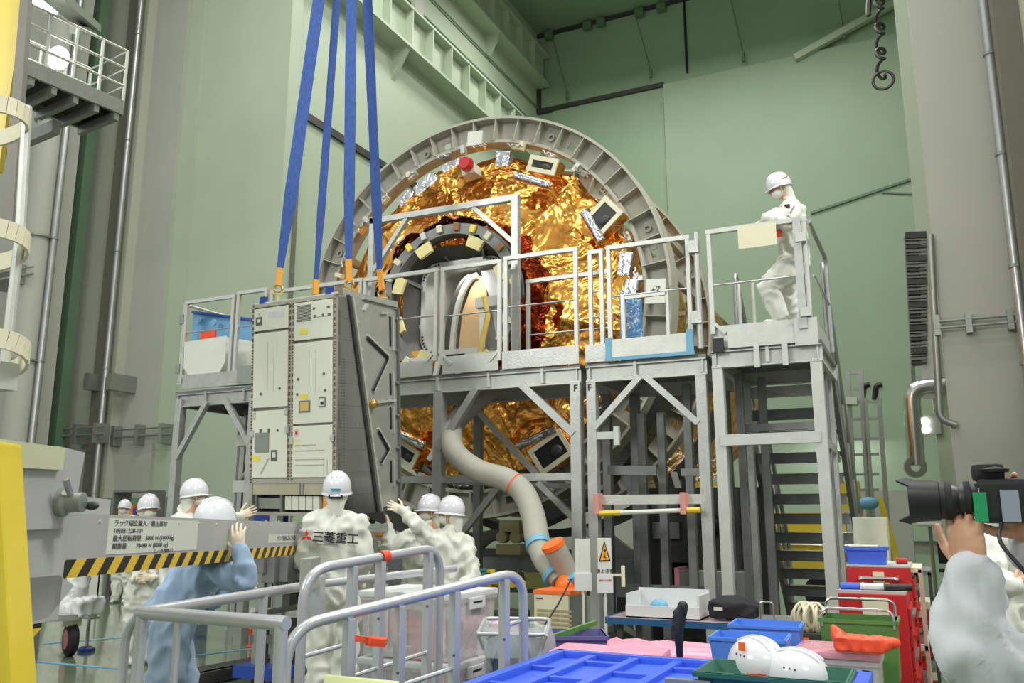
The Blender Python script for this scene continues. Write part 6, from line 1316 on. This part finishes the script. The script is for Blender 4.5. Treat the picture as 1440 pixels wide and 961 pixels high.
# green crate, orange bag, clear pink box
gp = at(1208, 868, 4.65); o = thing('green_crate', 'green crate with chrome wire handles behind the orange bag', 'crate', (gp.x, gp.y, 0)); R_ = Matrix.Rotation(.03, 3, 'Z'); openbox(o, (gp.x, gp.y, gp.z), .36, .26, .3, .01, green_p, taper=.96); MB().b2((gp.x-.16, gp.y-.1, .0), (gp.x+.16, gp.y+.1, gp.z-.31)).build('stand', dkmetal, o)
for dy, dz in ((-.13, .05), (.1, .08)): rtube(o, rounded([(gp.x-.17, gp.y+dy, gp.z-.04), (gp.x-.17, gp.y+dy, gp.z+dz), (gp.x+.17, gp.y+dy, gp.z+dz), (gp.x+.17, gp.y+dy, gp.z-.04)], .04), .007, 'wire_handle', steel, 8)
pz = .84; p0 = atZ(1115, 912, pz); p1 = atZ(1240, 918, pz); o = thing('clear_pink_container', 'large pinkish clear plastic container carrying the orange bag', 'container', ((p0.x+p1.x)/2, p0.y+.1, 0)); w_ = p1.x-p0.x
MB().b2((p0.x, p0.y-.05, pz-.03), (p1.x, p0.y+.32, pz)).build('lid', film_pink, o, bevel=.012); openbox(o, ((p0.x+p1.x)/2, p0.y+.135, pz-.035), w_-.03, .34, pz-.04, .006, clear_box, taper=.95); MB().b2((p0.x+.03, p0.y, .05), (p1.x-.03, p0.y+.25, .6)).build('contents', pink, o, bevel=.03)
q = at(1208, 905, 4.08); q.z = pz+.045; o = thing('orange_bag', 'crumpled bright orange plastic bag lying on the clear pink container', 'bag', (q.x, q.y, pz)); g = MB().box(q, (.2, .11, .06)); g.cap(q+V((-.09, 0, .03)), .03, q+V((-.105, 0, .075)), .008); g.cap(q+V((.09, 0, 0)), .035, q+V((.15, 0, .01)), .02); organic(g, 'bag_skin', redor, o, .009, 3, .007, 22)
# light blue bins
for i, (px, py, D, lab) in enumerate(((1055, 893, 4.25, 'nearer light blue open bin behind the white helmets'), (1078, 876, 4.6, 'farther light blue open bin behind the nearer one'))):
    c = at(px, py, D); o = thing('open_bin', lab, 'bin', (c.x, c.y, 0), 'light blue open bins'); openbox(o, (c.x, c.y, c.z), .34, .26, .17, .007, blue_l, rot=.05, taper=.9, rim=.014); MB().b2((c.x-.14, c.y-.1, 0), (c.x+.14, c.y+.1, c.z-.17)).build('support_box', alu_d, o)
# blue plastic pallet
ZL = .87; A = atZ(784, 912, ZL); B = atY(1228, 945, A.y); x0, x1, y1 = A.x, B.x, A.y; y0 = y1-.95
pa = thing('plastic_pallet', 'big bright blue plastic pallet with recessed cells at the bottom edge', 'pallet', ((x0+x1)/2, (y0+y1)/2, 0))
MB().b2((x0, y0, ZL-.12), (x1, y1, ZL-.03)).build('pallet_base', blue_b, pa, bevel=.02)
g = MB()
for k in (0, 1): g.b2((x0, (y0, y1-.05)[k], ZL-.04), (x1, (y0+.05, y1)[k], ZL)); g.b2(((x0, x1-.05)[k], y0, ZL-.04), ((x0+.05, x1)[k], y1, ZL))
g.build('rim', blue_b, pa, bevel=.012)
nx = 7; xs = (x1-x0)/nx
for k in range(1, nx): MB().b2((x0+xs*k-.02, y0+.05, ZL-.04), (x0+xs*k+.02, y1-.05, ZL-.008)).build('long_rib', blue_b, pa, bevel=.006)
for j in range(1, 5):
    for k in range(nx): 
        if (j+k) % 2: MB().b2((x0+xs*k+.02, y0+j*.19-.015, ZL-.04), (x0+xs*(k+1)-.02, y0+j*.19+.015, ZL-.012)).build('cross_rib', blue_b, pa, bevel=.004)
for k in range(4):
    for yy in (y0+.1, y1-.1): MB().b2((x0+.08+k*(x1-x0-.16)/3-.05, yy-.05, 0), (x0+.08+k*(x1-x0-.16)/3+.05, yy+.05, ZL-.12)).build('support_block', blue_d, pa)
o = MB().bar(atZ(936, 958, ZL+.012), atZ(1000, 962, ZL+.012), .04, .02).build('steel_ruler', galv); tag(o, 'flat grey steel bar lying on the blue pallet', 'bar')
bt = at(957, 885, 3.85); o = thing('black_clamp_lever', 'upright black plastic lever tool standing behind the blue pallet', 'tool', at(954, 925, 3.85)); g = MB(); g.cap(at(956, 925, 3.85), .014, at(954, 890, 3.85), .022); g.cap(at(954, 890, 3.85), .022, at(960, 853, 3.85), .024); g.cap(at(950, 860, 3.85), .01, at(948, 882, 3.85), .012); organic(g, 'lever_body', black, o, .006, 2); MB().tube([V(at(956, 924, 3.85)), down(at(956, 924, 3.85))], .012, 8).build('stem', black, o)
# two helmets on a green tray
tc_ = atZ(1092, 957, ZL+.012); o = thing('green_tray', 'dark green tray under the two white helmets', 'tray', (tc_.x, tc_.y, ZL)); openbox(o, (tc_.x, tc_.y-.02, ZL+.05), .5, .3, .05, .008, green_d, rim=.014)
for i, (px, py, rot_, lab) in enumerate(((1066, 934, .6, 'left white safety helmet with orange mark on the green tray'), (1122, 952, .2, 'right white safety helmet lying lower on the green tray'))):
    c = at(px, py, 3.42-.1*i); hz = thing('safety_helmet', lab, 'helmet', (c.x, c.y, ZL+.01), 'white helmets on the tray'); f, r, u = frame(V((cos(rot_), -sin(rot_), -.1)), Z); R = Matrix((r, f, u)).transposed()
    d_ = MB().ell(c, (.1, .12, .1), R, 28, 14, zmin=-.25).build('shell', helm, hz, smooth=True); MB().lathe([(.1, 0), (.112, -.006), (.112, -.012), (.1, -.006)], c-u*.025, axis=u, n=32).build('brim', helm, hz, smooth=True)
    for s in (-1, 0, 1): MB().tube([c+R @ V((s*.03*cos(t_*.6), sin(t_)*.121, cos(t_)*(.101-.005*abs(s)))) for t_ in [-.75+1.5*q/10 for q in range(11)]], .004, 6).build('ridge', helm, d_, smooth=True)
    for dx in (-.02, 0, .02): MB().ell(c+R @ V((.092, dx, .04)), (.004, .004, .004)).build('vent_hole', ink_g, d_)
    if i == 0: MB().box(c+V((-.04, -.085, .07)), (.025, .006, .03)).build('orange_mark', orange, d_); MB().bar(c+V((-.02, -.125, -.02)), c+V((.05, -.125, -.02)), .008).build('red_line', ink_r, d_)
# ================================================================ CLUTTER UNDER THE MODULE
yb = thing('yellow_bracket', 'yellow steel stepped bracket under the module behind the railings', 'bracket', down(at(690, 830, 8.4)))
c = at(685, 835, 8.4); MB().box((c.x, c.y, c.z+.05), (.12, .1, .34)).box((c.x-.07, c.y, c.z-.12), (.14, .1, .12)).box((c.x+.1, c.y, c.z+.14), (.18, .1, .1)).build('bracket_body', yellow, yb); MB().b2((c.x-.1, c.y-.06, 0), (c.x+.05, c.y+.06, c.z-.15)).build('foot', yellow, yb)
o = MB().bar(at(702, 822, 8.3), at(738, 812, 8.3), .05, .12).build('striped_bar', hazard('hazard_stripe_small', .06, (1, 0, 1))); tag(o, 'short hazard striped bar beside the yellow bracket', 'bar')
c = at(668, 800, 8.2); o = thing('teal_bucket', 'small teal bucket just right of the worker with raised arm', 'bucket', down(c)); openbox(o, (c.x, c.y, c.z), .16, .16, .16, .006, mat('teal_plastic', (70, 130, 140), .5)); MB().b2((c.x-.1, c.y-.08, 0), (c.x+.1, c.y+.08, c.z-.165)).build('stand', dkmetal, o)
c = at(722, 858, 8.0); o = MB().b2((c.x-.15, c.y-.1, 0), (c.x+.12, c.y+.1, c.z)).build('dark_case', dkmetal, bevel=.01); tag(o, 'dark case on the floor left of the cooler', 'case')
rj = thing('red_jack_foot', 'small orange red screw jack below the blue trolley base', 'jack', down(atZ(352, 911, 0))); c = atZ(352, 911, 0); MB().lathe([(0, 0), (.05, 0), (.05, .015), (.015, .03), (.012, .13), (.03, .14), (.03, .2), (0, .21)], c, n=16).build('screw_jack', mat('jack_red', (214, 70, 40), .4), rj, smooth=True)
m_ = MB().box((dc.x-.1, dc.y+.1, .5), (.5, .3, .16)); m_.cap((dc.x-.15, dc.y+.1, .6), .12, (dc.x+.02, dc.y+.12, .98), .04); m_.cap((dc.x-.28, dc.y+.1, .55), .1, (dc.x-.1, dc.y+.1, .8), .06)
organic(m_, 'plastic_cover', whitep, dolly, .02, 2, .03, 9, 4)
# far right floor items
for i, (px, py, D, lab) in enumerate(((1228, 745, 22, 'yellow trestle far behind at right with light blue bag'),)):
    c = at(px, py, D); o = thing('trestle', lab, 'trestle', down(c))
    for dx in (-.35, .35): MB().bar(down(c)+X*dx*1.6, V((c.x+dx*.6, c.y, 1.9)), .14).build('leg', yellow, o)
    MB().box((c.x-.5, c.y, 1.95), (.5, .4, .7)).build('yellow_box', yellow, o); MB().ell((c.x-.05, c.y-.3, 1.75), (.25, .15, .16)).build('blue_bag', blue_tape, o, smooth=True)
c = at(1228, 735, 30); o = MB().b2((c.x-1.2, c.y, 0), (c.x+1.2, c.y+.6, 2.3)).build('grey_cubicle', wall_grey); tag(o, 'low grey cubicle against the far right wall', 'cubicle')
for i, (px, lab) in enumerate(((1308, 'grey wheeled stand far behind, left of the lens'), (1332, 'dark wheeled chair far behind under the lens'))):
    c = at(px, 745, 15+i); c.z = 0; o = thing('equipment_stand' if not i else 'office_chair', lab, 'stand' if not i else 'chair', c)
    for a in range(5): MB().bar(c+Z*.08, c+V((cos(a*1.257)*.3, sin(a*1.257)*.3, .05)), .04).build('foot', dkmetal, o)
    MB().tube([c+Z*.05, c+Z*(1.3 if not i else .45)], .03, 8).build('column', galv, o); MB().box(c+Z*(1.3 if not i else .48), (.4, .3, .06)).build('seat' if i else 'shelf', black if i else alu_l, o, bevel=.02)
    if i: MB().box(c+V((0, .2, .8)), (.38, .05, .42)).build('backrest', black, o, bevel=.02)
